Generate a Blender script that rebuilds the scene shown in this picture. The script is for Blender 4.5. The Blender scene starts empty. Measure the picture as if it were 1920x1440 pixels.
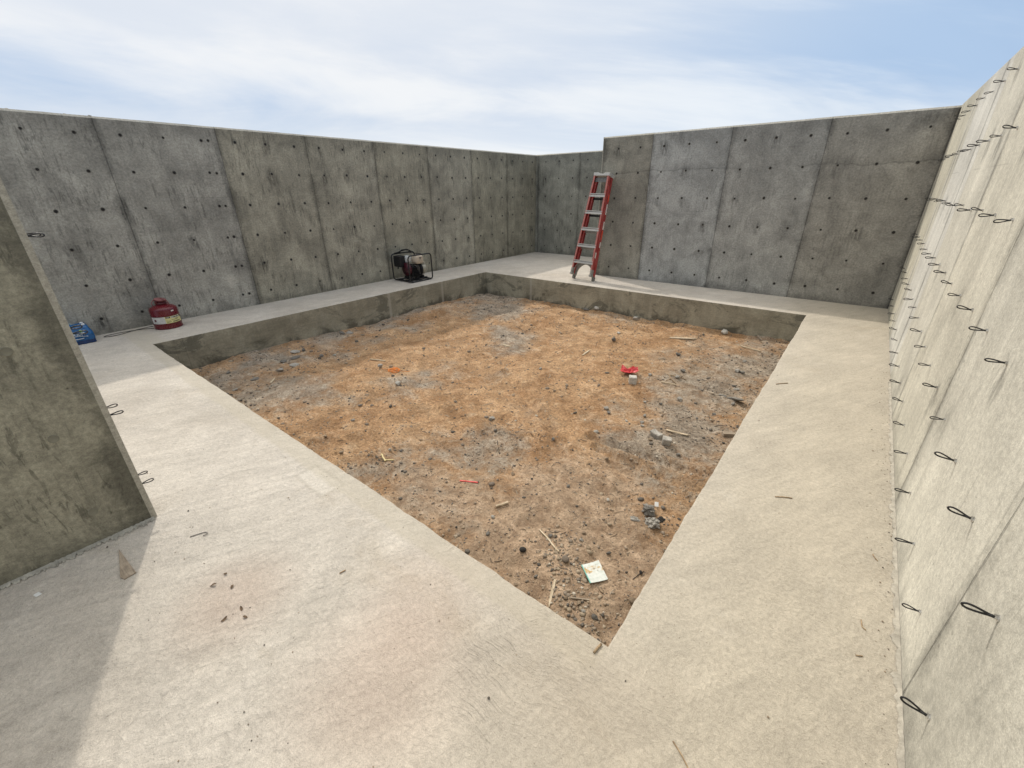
import bpy, bmesh, math, random
import numpy as np
from mathutils import Vector, Matrix, noise as mnoise

random.seed(7)
rng = np.random.default_rng(11)
scene = bpy.context.scene
COL = scene.collection
R = math.radians
CAM_H = 1.563
EL, AZX, AZY = R(47.0), -0.917, 0.400          # sun elevation, horizontal direction towards the sun

# ------------------------------------------------------------------ objects
def tag(o, label=None, cat=None, group=None, kind=None):
    if label: o['label'] = label
    if cat: o['category'] = cat
    if group: o['group'] = group
    if kind: o['kind'] = kind
    return o

def link(o, parent=None):
    COL.objects.link(o)
    if parent is not None: o.parent = parent
    return o

def empty(name, loc, rz=0.0):
    o = bpy.data.objects.new(name, None); o.location = loc; o.rotation_euler = (0, 0, rz)
    o.empty_display_size = 0.1
    return link(o)

def mesh_obj(name, verts, faces, mat, parent=None, smooth=False, loc=None, mats=None, mi=None):
    me = bpy.data.meshes.new(name)
    me.from_pydata([tuple(v) for v in verts], [], [tuple(f) for f in faces]); me.update()
    for m in (mats or [mat]): me.materials.append(m)
    if mi is not None: me.polygons.foreach_set('material_index', mi)
    if smooth: me.polygons.foreach_set('use_smooth', [True]*len(me.polygons))
    o = bpy.data.objects.new(name, me)
    if loc is not None: o.location = loc
    return link(o, parent)

class MB:
    """collects simple shapes into one mesh"""
    def __init__(s): s.v = []; s.f = []; s.m = []; s.cur = 0
    def add(s, v, f):
        b = len(s.v); s.v += [tuple(p) for p in v]; s.f += [tuple(i+b for i in q) for q in f]; s.m += [s.cur]*len(f)
        return s
    def box(s, c, size, rot=None, bev=0.0):
        x, y, z = [d/2 for d in size]
        if bev <= 0:
            v = [Vector((sx*x, sy*y, sz*z)) for sx in (-1, 1) for sy in (-1, 1) for sz in (-1, 1)]
            f = [(0,1,3,2),(4,6,7,5),(0,4,5,1),(2,3,7,6),(0,2,6,4),(1,5,7,3)]
        else:
            bm = bmesh.new(); bmesh.ops.create_cube(bm, size=1)
            for q in bm.verts: q.co = Vector((q.co.x*2*x, q.co.y*2*y, q.co.z*2*z))
            bmesh.ops.bevel(bm, geom=list(bm.edges)+list(bm.verts), offset=bev, segments=2, profile=.6, affect='EDGES')
            bm.verts.index_update()
            v = [q.co.copy() for q in bm.verts]; f = [[q.index for q in p.verts] for p in bm.faces]; bm.free()
        if rot is not None: v = [rot @ p for p in v]
        return s.add([p+Vector(c) for p in v], f)
    def tube(s, pts, r, seg=8, closed=False, caps=True):
        pts = [Vector(p) for p in pts]; n = len(pts); rr = r if hasattr(r, '__len__') else [r]*n
        v = []; f = []; up = None
        for i, p in enumerate(pts):
            a = pts[(i-1) % n] if (closed or i > 0) else p
            b = pts[(i+1) % n] if (closed or i < n-1) else p
            t = (b-a).normalized()
            if up is None:
                up = Vector((0, 0, 1)) if abs(t.z) < .9 else Vector((1, 0, 0))
            u = (up - t*up.dot(t)).normalized(); w = t.cross(u); up = u
            for k in range(seg):
                an = 2*math.pi*k/seg
                v.append(p + (u*math.cos(an) + w*math.sin(an))*rr[i])
        m = n if closed else n-1
        for i in range(m):
            for k in range(seg):
                a, b = i*seg+k, i*seg+(k+1) % seg
                c, d = ((i+1) % n)*seg+(k+1) % seg, ((i+1) % n)*seg+k
                f.append((a, b, c, d))
        if caps and not closed:
            f.append(tuple(range(seg))[::-1]); f.append(tuple((n-1)*seg+k for k in range(seg)))
        return s.add(v, f)
    def lathe(s, prof, c=(0, 0, 0), seg=32, a0=0.0, a1=2*math.pi, cap=True):
        full = abs(a1-a0-2*math.pi) < 1e-6
        cols = seg if full else seg+1
        v = [(c[0]+r*math.cos(a0+(a1-a0)*k/seg), c[1]+r*math.sin(a0+(a1-a0)*k/seg), c[2]+z) for r, z in prof for k in range(cols)]
        f = []
        for i in range(len(prof)-1):
            for k in range(seg):
                k2 = (k+1) % cols
                f.append((i*cols+k, i*cols+k2, (i+1)*cols+k2, (i+1)*cols+k))
        if cap and full:
            f.append(tuple(range(cols))[::-1]); f.append(tuple((len(prof)-1)*cols+k for k in range(cols)))
        return s.add(v, f)
    def prism(s, poly, h, mtx=None):
        n = len(poly); mtx = mtx or Matrix()
        v = [mtx @ Vector((x, y, 0)) for x, y in poly]+[mtx @ Vector((x, y, h)) for x, y in poly]
        f = [tuple(range(n))[::-1], tuple(range(n, 2*n))]+[(i, (i+1) % n, (i+1) % n+n, i+n) for i in range(n)]
        return s.add(v, f)
    def build(s, name, mat, parent=None, smooth=False, loc=None, mats=None):
        return mesh_obj(name, s.v, s.f, mat, parent, smooth, loc, mats, s.m if mats else None)

def copy_tree(o, parent=None):
    c = o.copy(); link(c, parent)
    for ch in list(o.children): copy_tree(ch, c)
    return c

# ------------------------------------------------------------------ shader helper
class SH:
    def __init__(s, name, tree=None):
        if tree is None:
            s.mat = bpy.data.materials.new(name); s.mat.use_nodes = True; s.t = s.mat.node_tree
        else: s.t = tree
        s.t.nodes.clear()
    def n(s, typ, ins=None, **pr):
        nd = s.t.nodes.new(typ)
        for k, v in pr.items(): setattr(nd, k, v)
        for k, v in (ins or {}).items(): s.put(nd.inputs[k], v)
        return nd
    def put(s, sock, v):
        if isinstance(v, bpy.types.NodeSocket): s.t.links.new(v, sock)
        elif v is not None:
            if sock.type == 'RGBA' and not hasattr(v, '__len__'): v = (v, v, v, 1)
            if sock.type == 'RGBA' and len(v) == 3: v = (*v, 1)
            sock.default_value = v
    def pos(s): return s.n('ShaderNodeNewGeometry').outputs['Position']
    def obj(s): return s.n('ShaderNodeTexCoord').outputs['Object']
    def rnd(s): return s.n('ShaderNodeObjectInfo').outputs['Random']
    def m(s, op, a, b=None, c=None, clamp=False):
        nd = s.n('ShaderNodeMath', operation=op, use_clamp=clamp); s.put(nd.inputs[0], a)
        if b is not None: s.put(nd.inputs[1], b)
        if c is not None: s.put(nd.inputs[2], c)
        return nd.outputs[0]
    def mul(s, a, b): return s.m('MULTIPLY', a, b)
    def add(s, a, b): return s.m('ADD', a, b)
    def sub(s, a, b): return s.m('SUBTRACT', a, b)
    def step(s, x, lo, hi, a=0.0, b=1.0):
        nd = s.n('ShaderNodeMapRange', interpolation_type='SMOOTHSTEP')
        for i, v in enumerate((x, lo, hi, a, b)): s.put(nd.inputs[i], v)
        return nd.outputs[0]
    def vmul(s, v, k):
        nd = s.n('ShaderNodeVectorMath', operation='MULTIPLY'); s.put(nd.inputs[0], v); s.put(nd.inputs[1], k); return nd.outputs[0]
    def vadd(s, v, k):
        nd = s.n('ShaderNodeVectorMath', operation='ADD'); s.put(nd.inputs[0], v); s.put(nd.inputs[1], k); return nd.outputs[0]
    def xyz(s, v):
        nd = s.n('ShaderNodeSeparateXYZ'); s.put(nd.inputs[0], v); return nd.outputs
    def comb(s, x, y, z=0.0):
        nd = s.n('ShaderNodeCombineXYZ')
        for i, q in enumerate((x, y, z)): s.put(nd.inputs[i], q)
        return nd.outputs[0]
    def noise(s, v, scale, detail=4, rough=.55, dist=0.0, color=False):
        nd = s.n('ShaderNodeTexNoise', {'Vector': v, 'Scale': scale, 'Detail': detail, 'Roughness': rough, 'Distortion': dist})
        return nd.outputs['Color' if color else 'Fac']
    def voro(s, v, scale, feature='F1', rand=1.0):
        nd = s.n('ShaderNodeTexVoronoi', {'Vector': v, 'Scale': scale, 'Randomness': rand}, feature=feature)
        return nd.outputs
    def white(s, v, color=False):
        nd = s.n('ShaderNodeTexWhiteNoise', noise_dimensions='3D'); s.put(nd.inputs['Vector'], v)
        return nd.outputs['Color' if color else 'Value']
    def mix(s, fac, a, b, mode='MIX'):
        nd = s.n('ShaderNodeMix', data_type='RGBA', blend_type=mode, clamp_factor=True)
        s.put(nd.inputs[0], fac); s.put(nd.inputs[6], a); s.put(nd.inputs[7], b); return nd.outputs[2]
    def gain(s, c, k):
        if not isinstance(k, bpy.types.NodeSocket): k = (k, k, k, 1)
        return s.mix(1.0, c, k, 'MULTIPLY')
    def blob(s, v, x, y, r, soft=1.0):
        nd = s.n('ShaderNodeVectorMath', operation='DISTANCE'); s.put(nd.inputs[0], v); s.put(nd.inputs[1], (x, y, 0))
        return s.step(nd.outputs['Value'], r*(1-soft*.9), r, 1.0, 0.0)
    def bump(s, h, dist, strength=1.0, prev=None):
        nd = s.n('ShaderNodeBump', {'Height': h, 'Distance': dist, 'Strength': strength})
        if prev is not None: s.put(nd.inputs['Normal'], prev)
        return nd.outputs[0]
    def done(s, color, rough=.85, normal=None, metal=0.0, spec=.5, alpha=None, trans=None, coat=None):
        b = s.n('ShaderNodeBsdfPrincipled')
        s.put(b.inputs['Base Color'], color); s.put(b.inputs['Roughness'], rough); s.put(b.inputs['Metallic'], metal)
        s.put(b.inputs['Specular IOR Level'], spec)
        if normal is not None: s.put(b.inputs['Normal'], normal)
        if coat is not None: s.put(b.inputs['Coat Weight'], coat)
        o = s.n('ShaderNodeOutputMaterial'); s.t.links.new(b.outputs[0], o.inputs[0])
        return s.mat

def paint(name, col, rough=.5, var=.18, scale=14, metal=0.0, spec=.5, bump=.0006, dirt=0.0, dirtcol=(.22, .19, .15)):
    s = SH(name); p = s.obj()
    n1 = s.noise(p, scale, 5, .6); n2 = s.noise(p, scale*7, 3, .6)
    c = s.gain(col, s.step(n1, .25, .75, 1-var, 1+var))
    if dirt: c = s.mix(s.mul(s.step(n1, .45, .75), dirt), c, dirtcol)
    r = s.step(n2, .3, .7, max(.05, rough-.1), min(1, rough+.12))
    return s.done(c, r, s.bump(n2, bump), metal, spec)

# ------------------------------------------------------------------ concrete
TIE = 0.4064
def wall_mat(name, axis, joint0, base, panels=(), panel=1.2192, streak=.45, dark=.5, lift=None, bugs=1.0, top=2.38, stripes=0.0, jamp=1.0, edge=None, scuff=.6, pale=.45, seams=(1.21,), mottle=1.0):
    s = SH(name); P = s.pos(); X, Y, Z = s.xyz(P)
    U = Y if axis == 'y' else X
    UV = s.comb(U, Z, 0.0)
    big = s.noise(UV, .75, 5, .6, .3); med = s.noise(s.vadd(UV, (3.1, 7.7, 0)), 2.6, 7, .68, .5)
    fine = s.noise(UV, 46, 4, .7); grain = s.noise(UV, 190, 2, .6)
    st1 = s.noise(s.vmul(UV, (8, .9, 1)), 1.0, 5, .62, .8)
    st2 = s.noise(s.vmul(UV, (34, 5.5, 1)), 1.0, 4, .66, .7)
    q = s.m('DIVIDE', s.sub(U, joint0), panel)
    pid = s.m('FLOOR', q); pn = s.white(s.comb(pid, 3.7, 1.3)); pn2 = s.white(s.comb(pid, 9.1, 5.3))
    c = s.mix(0.0, base, base)
    wu = s.add(U, s.mul(s.sub(s.noise(UV, 3, 4, .6), .5), .015))
    for u0, u1, col in panels:
        c = s.mix(s.mul(s.step(wu, u0-.008, u0+.008), s.step(wu, u1-.008, u1+.008, 1.0, 0.0)), c, col)
    c = s.gain(c, s.step(big, .25, .78, .84, 1.16))
    c = s.gain(c, s.step(med, .27, .73, 1-.28*mottle, 1+.24*mottle))
    c = s.gain(c, s.step(st1, .3, .7, 1-streak*.30, 1+streak*.20))
    # cloudy lighter and darker pours
    pl = s.step(s.noise(s.vadd(s.vmul(UV, (1, .7, 1)), (5, 21, 0)), 1.2, 7, .68, .6), .52, .72)
    c = s.mix(s.mul(pl, pale), c, s.gain(c, 1.42))
    # short vertical scuffs in patches
    pz = s.step(s.noise(s.vadd(UV, (2, 9, 0)), 1.5, 6, .70), .42, .56)
    sc = s.mul(s.step(st2, .54, .61), pz)
    c = s.mix(s.mul(sc, scuff), c, s.gain(c, .46))
    sw = s.mul(s.step(st2, .46, .36), pz); c = s.mix(s.mul(sw, scuff*.5), c, s.gain(c, 1.30))
    # damp blotches
    bn = s.noise(s.vadd(UV, (11, 2, 0)), 1.45, 8, .74, .7)
    c = s.mix(s.mul(s.step(bn, .55, .68), dark), c, s.gain(c, .55))
    if stripes:
        sp = s.white(s.comb(s.m('FLOOR', s.mul(U, 3.27)), 1.0, 2.0))
        c = s.gain(c, s.step(sp, 0, 1, 1-stripes, 1+stripes))
        ln = s.m('ABSOLUTE', s.sub(s.m('FRACT', s.add(s.mul(U, 3.27), s.mul(st1, .06))), .5))
        c = s.mix(s.mul(s.mul(s.step(ln, .482, .5), s.step(big, .42, .56)), .55), c, s.gain(c, .55))
    # joints between form panels
    jd = s.mul(s.m('ABSOLUTE', s.sub(s.m('FRACT', s.add(q, .5)), .5)), panel)
    wob = s.mul(s.sub(s.noise(UV, 7, 3, .6), .5), .012)
    jl = s.step(s.m('ABSOLUTE', s.add(jd, wob)), .002, .0075, 1.0, 0.0)
    jn = s.noise(s.vmul(UV, (2.2, 1, 1)), 2.1, 6, .72, .5)
    jst = s.mul(s.step(s.add(jd, s.mul(s.sub(med, .5), .10)), .0, .075, 1.0, 0.0), s.step(jn, .36, .54))
    c = s.mix(s.mul(jst, .75*jamp), c, s.gain(c, .48))
    jst2 = s.mul(s.step(jd, .03, .16, 1.0, 0.0), s.step(s.voro(UV, 30)['Distance'], .18, .32, 1.0, 0.0)); jst2 = s.mul(jst2, s.step(jn, .46, .6))
    c = s.mix(s.mul(jst2, .6*jamp), c, s.gain(c, .42))
    c = s.mix(s.mul(jl, .52*jamp), c, s.gain(c, .33))
    # stains round the ties
    fu = s.m('DIVIDE', s.sub(U, joint0), TIE); fz = s.m('DIVIDE', s.add(Z, .0132), TIE)
    tu = s.sub(s.m('FRACT', fu), .5); tz = s.sub(s.m('FRACT', fz), .5)
    tzz = s.add(tz, .10)
    td = s.m('SQRT', s.add(s.mul(tu, tu), s.mul(s.mul(tzz, tzz), .45)))
    cell = s.white(s.comb(s.m('FLOOR', fu), s.m('FLOOR', fz), 4.4))
    ts = s.mul(s.step(s.add(td, s.mul(s.sub(med, .5), .5)), .06, .24, 1.0, 0.0), s.step(cell, .5, .95))
    c = s.mix(s.mul(s.mul(ts, s.step(st2, .36, .58)), .8*jamp), c, s.gain(c, .40))
    if lift:
        wb_ = s.add(s.mul(s.sub(s.noise(s.comb(U, 3.3, 0), 1.1, 5, .6), .5), .26), s.mul(s.sub(s.noise(UV, 5, 3), .5), .03))
        ld = s.sub(s.add(Z, wb_), lift); la = s.m('ABSOLUTE', ld); on = s.step(s.noise(s.comb(U, 1.7, 0), .8, 3, .6), .40, .52)
        c = s.mix(s.mul(s.mul(s.step(la, .003, .016, 1.0, 0.0), on), .38), c, s.gain(c, .42))
        c = s.mix(s.mul(s.mul(s.step(ld, .0, .16, 1.0, 0.0), s.step(ld, -.004, .004)), s.mul(on, .30)), c, s.gain(c, .55))
    for sz in seams:
        hd = s.m('ABSOLUTE', s.sub(Z, sz)); hl = s.mul(s.step(hd, .001, .005, 1.0, 0.0), s.step(s.noise(s.comb(U, sz, 0), .9, 3), .45, .6))
        c = s.mix(s.mul(hl, .45), c, s.gain(c, .5))
    # bug holes
    vo = s.voro(UV, 30); vr = s.xyz(vo['Color'])
    hol = s.mul(s.step(s.sub(vo['Distance'], s.mul(vr[0], .16)), -.03, .02, 1.0, 0.0), s.step(s.noise(UV, 1.9, 5, .65), .50, .60))
    hol = s.mul(hol, s.step(vr[1], .50, .55))
    c = s.mix(s.mul(hol, .7*bugs), c, s.gain(c, .25))
    # damp foot and weathered head of the wall
    foot = s.step(s.add(Z, s.mul(s.sub(med, .5), .35)), .0, .14, 1.0, 0.0)
    c = s.mix(s.mul(foot, .55), c, s.gain(c, .52))
    head = s.step(s.add(Z, s.mul(s.sub(st1, .5), .5)), top-.28, top-.04)
    c = s.mix(s.mul(head, .42), c, s.gain(c, .62))
    chf = s.step(Z, top-.026, top-.018)
    if edge is not None:
        ec, sg = edge
        de = s.mul(s.sub(U, ec), sg)                      # distance in from the free end
        en = s.step(s.add(de, s.mul(s.sub(med, .5), .42)), .04, .13, 1.0, 0.0)
        c = s.mix(s.mul(en, .75), c, s.gain(c, .45))
        chf = s.m('MAXIMUM', chf, s.step(de, .010, .0125, 1.0, 0.0))
    c = s.mix(s.mul(chf, .62), c, (.47, .44, .37))
    c = s.gain(c, s.step(fine, .25, .75, 1-.12*(1+mottle), 1+.12*(1+mottle))); c = s.gain(c, s.step(grain, .2, .8, .84, 1.16))
    h = s.add(s.mul(fine, .5), s.add(s.mul(grain, .35), s.mul(st1, .4)))
    nb = s.bump(h, .0035); nb = s.bump(s.sub(1.0, s.add(jl, s.mul(hol, .7))), .004, 1.0, nb)
    return s.done(c, s.step(med, .2, .8, .72, .95), nb, 0, .35)

def floor_mat():
    s = SH('floor_concrete'); P = s.pos(); X, Y, Z = s.xyz(P); V = s.comb(X, Y, 0.0)
    big = s.noise(V, .8, 6, .6, .5); med = s.noise(V, 3.0, 6, .62, .6)
    ca, sa = math.cos(R(62)), math.sin(R(62))
    A = s.add(s.mul(X, ca), s.mul(Y, sa)); B = s.sub(s.mul(Y, ca), s.mul(X, sa))
    W = s.comb(s.add(A, s.mul(s.sub(med, .5), .10)), s.add(B, s.mul(s.sub(big, .5), .25)), 0)
    tr = s.noise(s.vmul(W, (5.0, 26, 1)), 1.0, 6, .66, .5)
    tr2 = s.noise(s.vmul(W, (1.1, 5.5, 1)), 1.0, 5, .6, .6)
    rgh = s.noise(V, 58, 5, .68, .4); pit = s.noise(V, 24, 4, .7, .8); grain = s.noise(V, 260, 3, .6)
    brush = s.noise(s.vmul(s.comb(s.add(X, s.mul(s.noise(V, 2.2, 3, .6), .55)), s.sub(Y, s.mul(s.noise(V, 1.7, 3, .6), .4)), 0), (22, 95, 1)), 1.0, 4, .6, .8)
    left = s.step(s.sub(X, s.mul(Y, -.15)), -1.35, -.55, 1.0, 0.0)         # the rougher half of the slab
    c = s.mix(s.step(big, .3, .7), (.455, .412, .354), (.545, .502, .442))
    c = s.mix(s.step(X, -1.2, .1), c, (.440, .396, .322))
    c = s.gain(c, s.step(med, .25, .75, .92, 1.07)); c = s.gain(c, s.step(tr2, .3, .7, .945, 1.045))
    c = s.gain(c, s.step(tr, .3, .7, .93, 1.06)); rough2 = s.noise(W, 17, 6, .72, .9); c = s.gain(c, s.mix(left, 1.0, s.step(rough2, .28, .72, .93, 1.06)))
    blot = s.step(s.noise(s.vadd(V, (31, 7, 0)), 1.5, 7, .68, .7), .54, .70)
    c = s.mix(s.mul(blot, .38), c, (.39, .335, .26))
    pk = s.add(s.blob(V, -1.72, .24, .34), s.add(s.blob(V, -.95, .42, .45), s.mul(s.blob(V, -1.1, .75, .4), .7)))
    c = s.mix(s.mul(pk, .32), c, (.40, .27, .20))
    cream = s.step(s.noise(s.vadd(V, (3, 17, 0)), 2.1, 6, .7, .5), .58, .74)
    c = s.mix(s.mul(cream, .26), c, (.60, .56, .485))
    # pitted patch beside the rim
    pa = s.mul(s.mul(s.step(X, -2.38, -2.33), s.step(X, -2.06, -2.02, 1.0, 0.0)), s.mul(s.step(Y, .79, .83), s.step(Y, .93, .97, 1.0, 0.0)))
    pe = s.mul(s.mul(pa, s.sub(1.0, pa)), 4.0)
    c = s.mix(s.mul(pa, .35), c, (.62, .58, .51)); c = s.mix(s.mul(pe, .3), c, (.30, .27, .22))
    spk = s.voro(V, 34); sm = s.mul(s.step(spk['Distance'], .05, .12, 1.0, 0.0), s.step(s.xyz(spk['Color'])[0], .80, .86))
    c = s.mix(s.mul(sm, .6), c, (.16, .13, .10))
    # hairline trowel arcs
    arc = s.voro(s.vadd(V, s.vmul(s.noise(V, 1.3, 3, .6, color=True), (.8, .8, 0))), 1.25, 'DISTANCE_TO_EDGE')['Distance']
    al = s.mul(s.step(arc, .0, .009, 1.0, 0.0), s.step(s.noise(V, 1.1, 3), .5, .62))
    c = s.mix(s.mul(al, .16), c, s.gain(c, .7))
    c = s.gain(c, s.step(rgh, .27, .73, .86, 1.12)); c = s.gain(c, s.step(grain, .22, .78, .82, 1.18))
    # tooled strip along the near rim and ribbed swirl by the near corner
    strip_ = s.mul(s.mul(s.step(s.add(Y, s.mul(s.sub(med, .5), .07)), .875, .915), s.step(X, -.40, -.36, 1.0, 0.0)), s.step(Y, 1.1, 1.2, 1.0, 0.0))
    c = s.mix(s.mul(strip_, .45), c, (.43, .385, .30))
    swl = s.add(s.blob(V, -.55, .80, .42), s.mul(s.blob(V, -.25, .85, .3), .8))
    c = s.gain(c, s.mix(swl, 1.0, s.step(brush, .35, .65, .94, 1.035)))
    c = s.mix(s.mul(swl, .25), c, (.43, .365, .29))
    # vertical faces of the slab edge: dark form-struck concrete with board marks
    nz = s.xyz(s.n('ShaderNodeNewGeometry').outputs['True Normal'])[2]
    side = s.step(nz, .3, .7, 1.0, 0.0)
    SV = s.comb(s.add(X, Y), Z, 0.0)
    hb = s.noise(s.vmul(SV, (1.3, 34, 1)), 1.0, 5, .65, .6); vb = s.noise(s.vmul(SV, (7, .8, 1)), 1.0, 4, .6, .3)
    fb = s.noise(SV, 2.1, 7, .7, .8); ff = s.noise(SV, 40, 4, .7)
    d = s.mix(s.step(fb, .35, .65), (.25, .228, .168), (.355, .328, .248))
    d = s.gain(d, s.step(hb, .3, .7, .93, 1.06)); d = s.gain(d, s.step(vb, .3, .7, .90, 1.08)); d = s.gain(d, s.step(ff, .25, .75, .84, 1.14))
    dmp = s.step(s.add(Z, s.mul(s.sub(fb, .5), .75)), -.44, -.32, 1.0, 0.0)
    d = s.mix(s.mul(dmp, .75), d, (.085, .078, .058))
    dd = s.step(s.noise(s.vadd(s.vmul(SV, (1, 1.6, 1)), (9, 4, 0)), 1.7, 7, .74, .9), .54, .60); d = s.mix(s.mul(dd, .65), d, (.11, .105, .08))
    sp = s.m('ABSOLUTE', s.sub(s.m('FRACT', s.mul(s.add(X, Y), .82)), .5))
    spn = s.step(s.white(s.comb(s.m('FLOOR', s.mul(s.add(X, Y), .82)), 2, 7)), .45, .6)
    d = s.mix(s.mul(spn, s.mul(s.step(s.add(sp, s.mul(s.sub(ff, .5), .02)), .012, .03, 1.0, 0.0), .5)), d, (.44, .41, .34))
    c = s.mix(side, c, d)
    # rim spilled darker just at the arris
    amt = s.step(X, -1.6, -.4, 1.0, .35)
    h = s.add(s.mul(rgh, .55), s.add(s.mul(s.mul(tr, .9), amt), s.add(s.mul(pit, .5), s.mul(s.mul(brush, .45), s.step(s.noise(V, 1.0, 3), .42, .6)))))
    nb = s.bump(s.add(h, s.mul(s.mul(rough2, 1.0), s.add(s.mul(left, .85), .15))), .0085); nb = s.bump(s.sub(s.mul(med, .8), s.add(s.mul(al, .12), s.mul(pa, s.mul(pit, .5)))), .010, 1.0, nb)
    nb = s.bump(s.mul(brush, swl), .0045, 1.0, nb)
    nb = s.bump(grain, .0012, 1.0, nb)
    return s.done(c, s.step(med, .2, .8, .78, .95), nb, 0, .3)
# ------------------------------------------------------------------ dirt height field
_T = rng.random((8, 256, 256))
def vn(x, y, k):
    x = np.asarray(x, float); y = np.asarray(y, float)
    xi = np.floor(x).astype(int); yi = np.floor(y).astype(int); fx = x-xi; fy = y-yi
    fx = fx*fx*(3-2*fx); fy = fy*fy*(3-2*fy); t = _T[k]
    a = t[xi % 256, yi % 256]; b = t[(xi+1) % 256, yi % 256]; c = t[xi % 256, (yi+1) % 256]; d = t[(xi+1) % 256, (yi+1) % 256]
    return (a*(1-fx)+b*fx)*(1-fy)+(c*(1-fx)+d*fx)*fy-.5

PX0, PX1, PY0, PY1 = -6.12, -0.376, 1.024, 6.765
def segd(x, y, a, b):
    ax, ay = a; bx, by = b; dx, dy = bx-ax, by-ay; L = dx*dx+dy*dy
    t = np.clip(((x-ax)*dx+(y-ay)*dy)/L, 0, 1)
    return np.hypot(x-ax-t*dx, y-ay-t*dy)
RUTS = [((-1.45, 2.90), (-.40, 2.98)), ((-1.32, 2.80), (-.40, 2.74)), ((-3.0, 3.6), (-1.7, 2.75))]
def ground(x, y):
    x = np.asarray(x, float); y = np.asarray(y, float)
    w = .25*vn(x*1.7, y*1.7, 7)
    h = .060*vn(x*.7+w, y*.7, 0)+.050*vn(x*1.9, y*1.9+w, 1)+.036*vn(x*4.3+w, y*4.3, 2)+.022*vn(x*9.1, y*9.1, 3)+.010*vn(x*19, y*19, 4)
    h = h+.0075*vn(x*39, y*39, 5)+.005*vn(x*71, y*71, 6)
    clod = np.clip(vn(x*17+3, y*17, 1)-.12, 0, 1)*np.clip(vn(x*2.1, y*2.1+5, 3)+.22, 0, 1)
    h = h+.10*clod
    for a, b in RUTS:
        d = segd(x, y, a, b); h = h-.030*np.exp(-(d/.035)**2)+.020*np.exp(-((d-.075)/.03)**2)
    d = segd(x, y, (-1.515, 2.64), (-1.50, 2.95)); h = h+.03*np.exp(-(d/.05)**2)
    # gravel heap in the front corner, spoil banked against the edges
    h = h+.035*np.exp(-(segd(x, y, (-.55, 1.2), (-.95, 1.62))/.16)**2)
    e = np.minimum(np.minimum(x-PX0, PX1-x), np.minimum(y-PY0, PY1-y))
    h = h+.028*np.exp(-e/.12)
    return -.445+h
def gz(x, y): return float(ground(x, y))

GREY = [(-5.95, 2.2, .35, .9), (-5.95, 3.2, .32, .9), (-5.95, 4.6, .35, .9), (-5.9, 5.7, .4, .9), (-5.5, 2.3, .35, .6), (-.6, 6.4, .5, .8), (-1.5, 5.2, .5, .6), (-2.18, 2.26, .38, .75), (-2.45, 1.65, .42, .8), (-3.50, 2.85, .38, .8), (-3.75, 4.7, .55, .9), (-5.0, 5.9, .75, 1.0), (-5.7, 6.5, .6, 1.0),
        (-4.9, 5.2, .35, .8), (-4.4, 1.75, .55, .9), (-3.95, 2.0, .35, .7), (-5.3, 2.9, .45, .7), (-5.75, 4.3, .45, .7), (-5.6, 1.5, .6, .8), (-1.0, 4.6, .75, .9), (-.75, 5.5, .7, .9), (-1.3, 5.9, .6, .6),
        (-.8, 3.7, .6, 1.0), (-1.05, 3.2, .4, .9), (-.62, 2.7, .35, .7), (-3.4, 1.35, .3, .5), (-3.0, 6.5, .35, .6), (-2.0, 6.4, .3, .4), (-1.6, 1.4, .45, .45)]
BROWN = [(-5.9, 2.0, .45, .9), (-5.9, 3.0, .45, .9), (-5.9, 4.0, .42, .85), (-5.9, 5.0, .42, .85), (-5.4, 1.3, .6, .8), (-.7, 4.4, .5, .6), (-2.2, 2.9, .5, .45), (-4.6, 3.9, .5, .35), (-3.0, 5.3, .5, .4), (-1.0, 1.7, .95, 1.0), (-1.75, 1.55, .6, .9), (-.9, 2.3, .5, .9), (-.6, 1.2, .6, 1.0), (-1.7, 2.1, .35, .6), (-2.6, 1.3, .5, .7), (-4.9, 1.4, .7, .6)]
def field(lst, x, y):
    g = np.zeros_like(x); wx = x+.6*vn(x*1.7, y*1.7, 2)+.35*vn(x*5, y*5, 4); wy = y+.6*vn(x*1.7+9, y*1.7, 3)+.35*vn(x*5, y*5+4, 5)
    for bx, by, r, a in lst:
        g = np.maximum(g, a*np.exp(-(((wx-bx)**2+(wy-by)**2)/(1.35*r*r))**.9))
    return g

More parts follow.
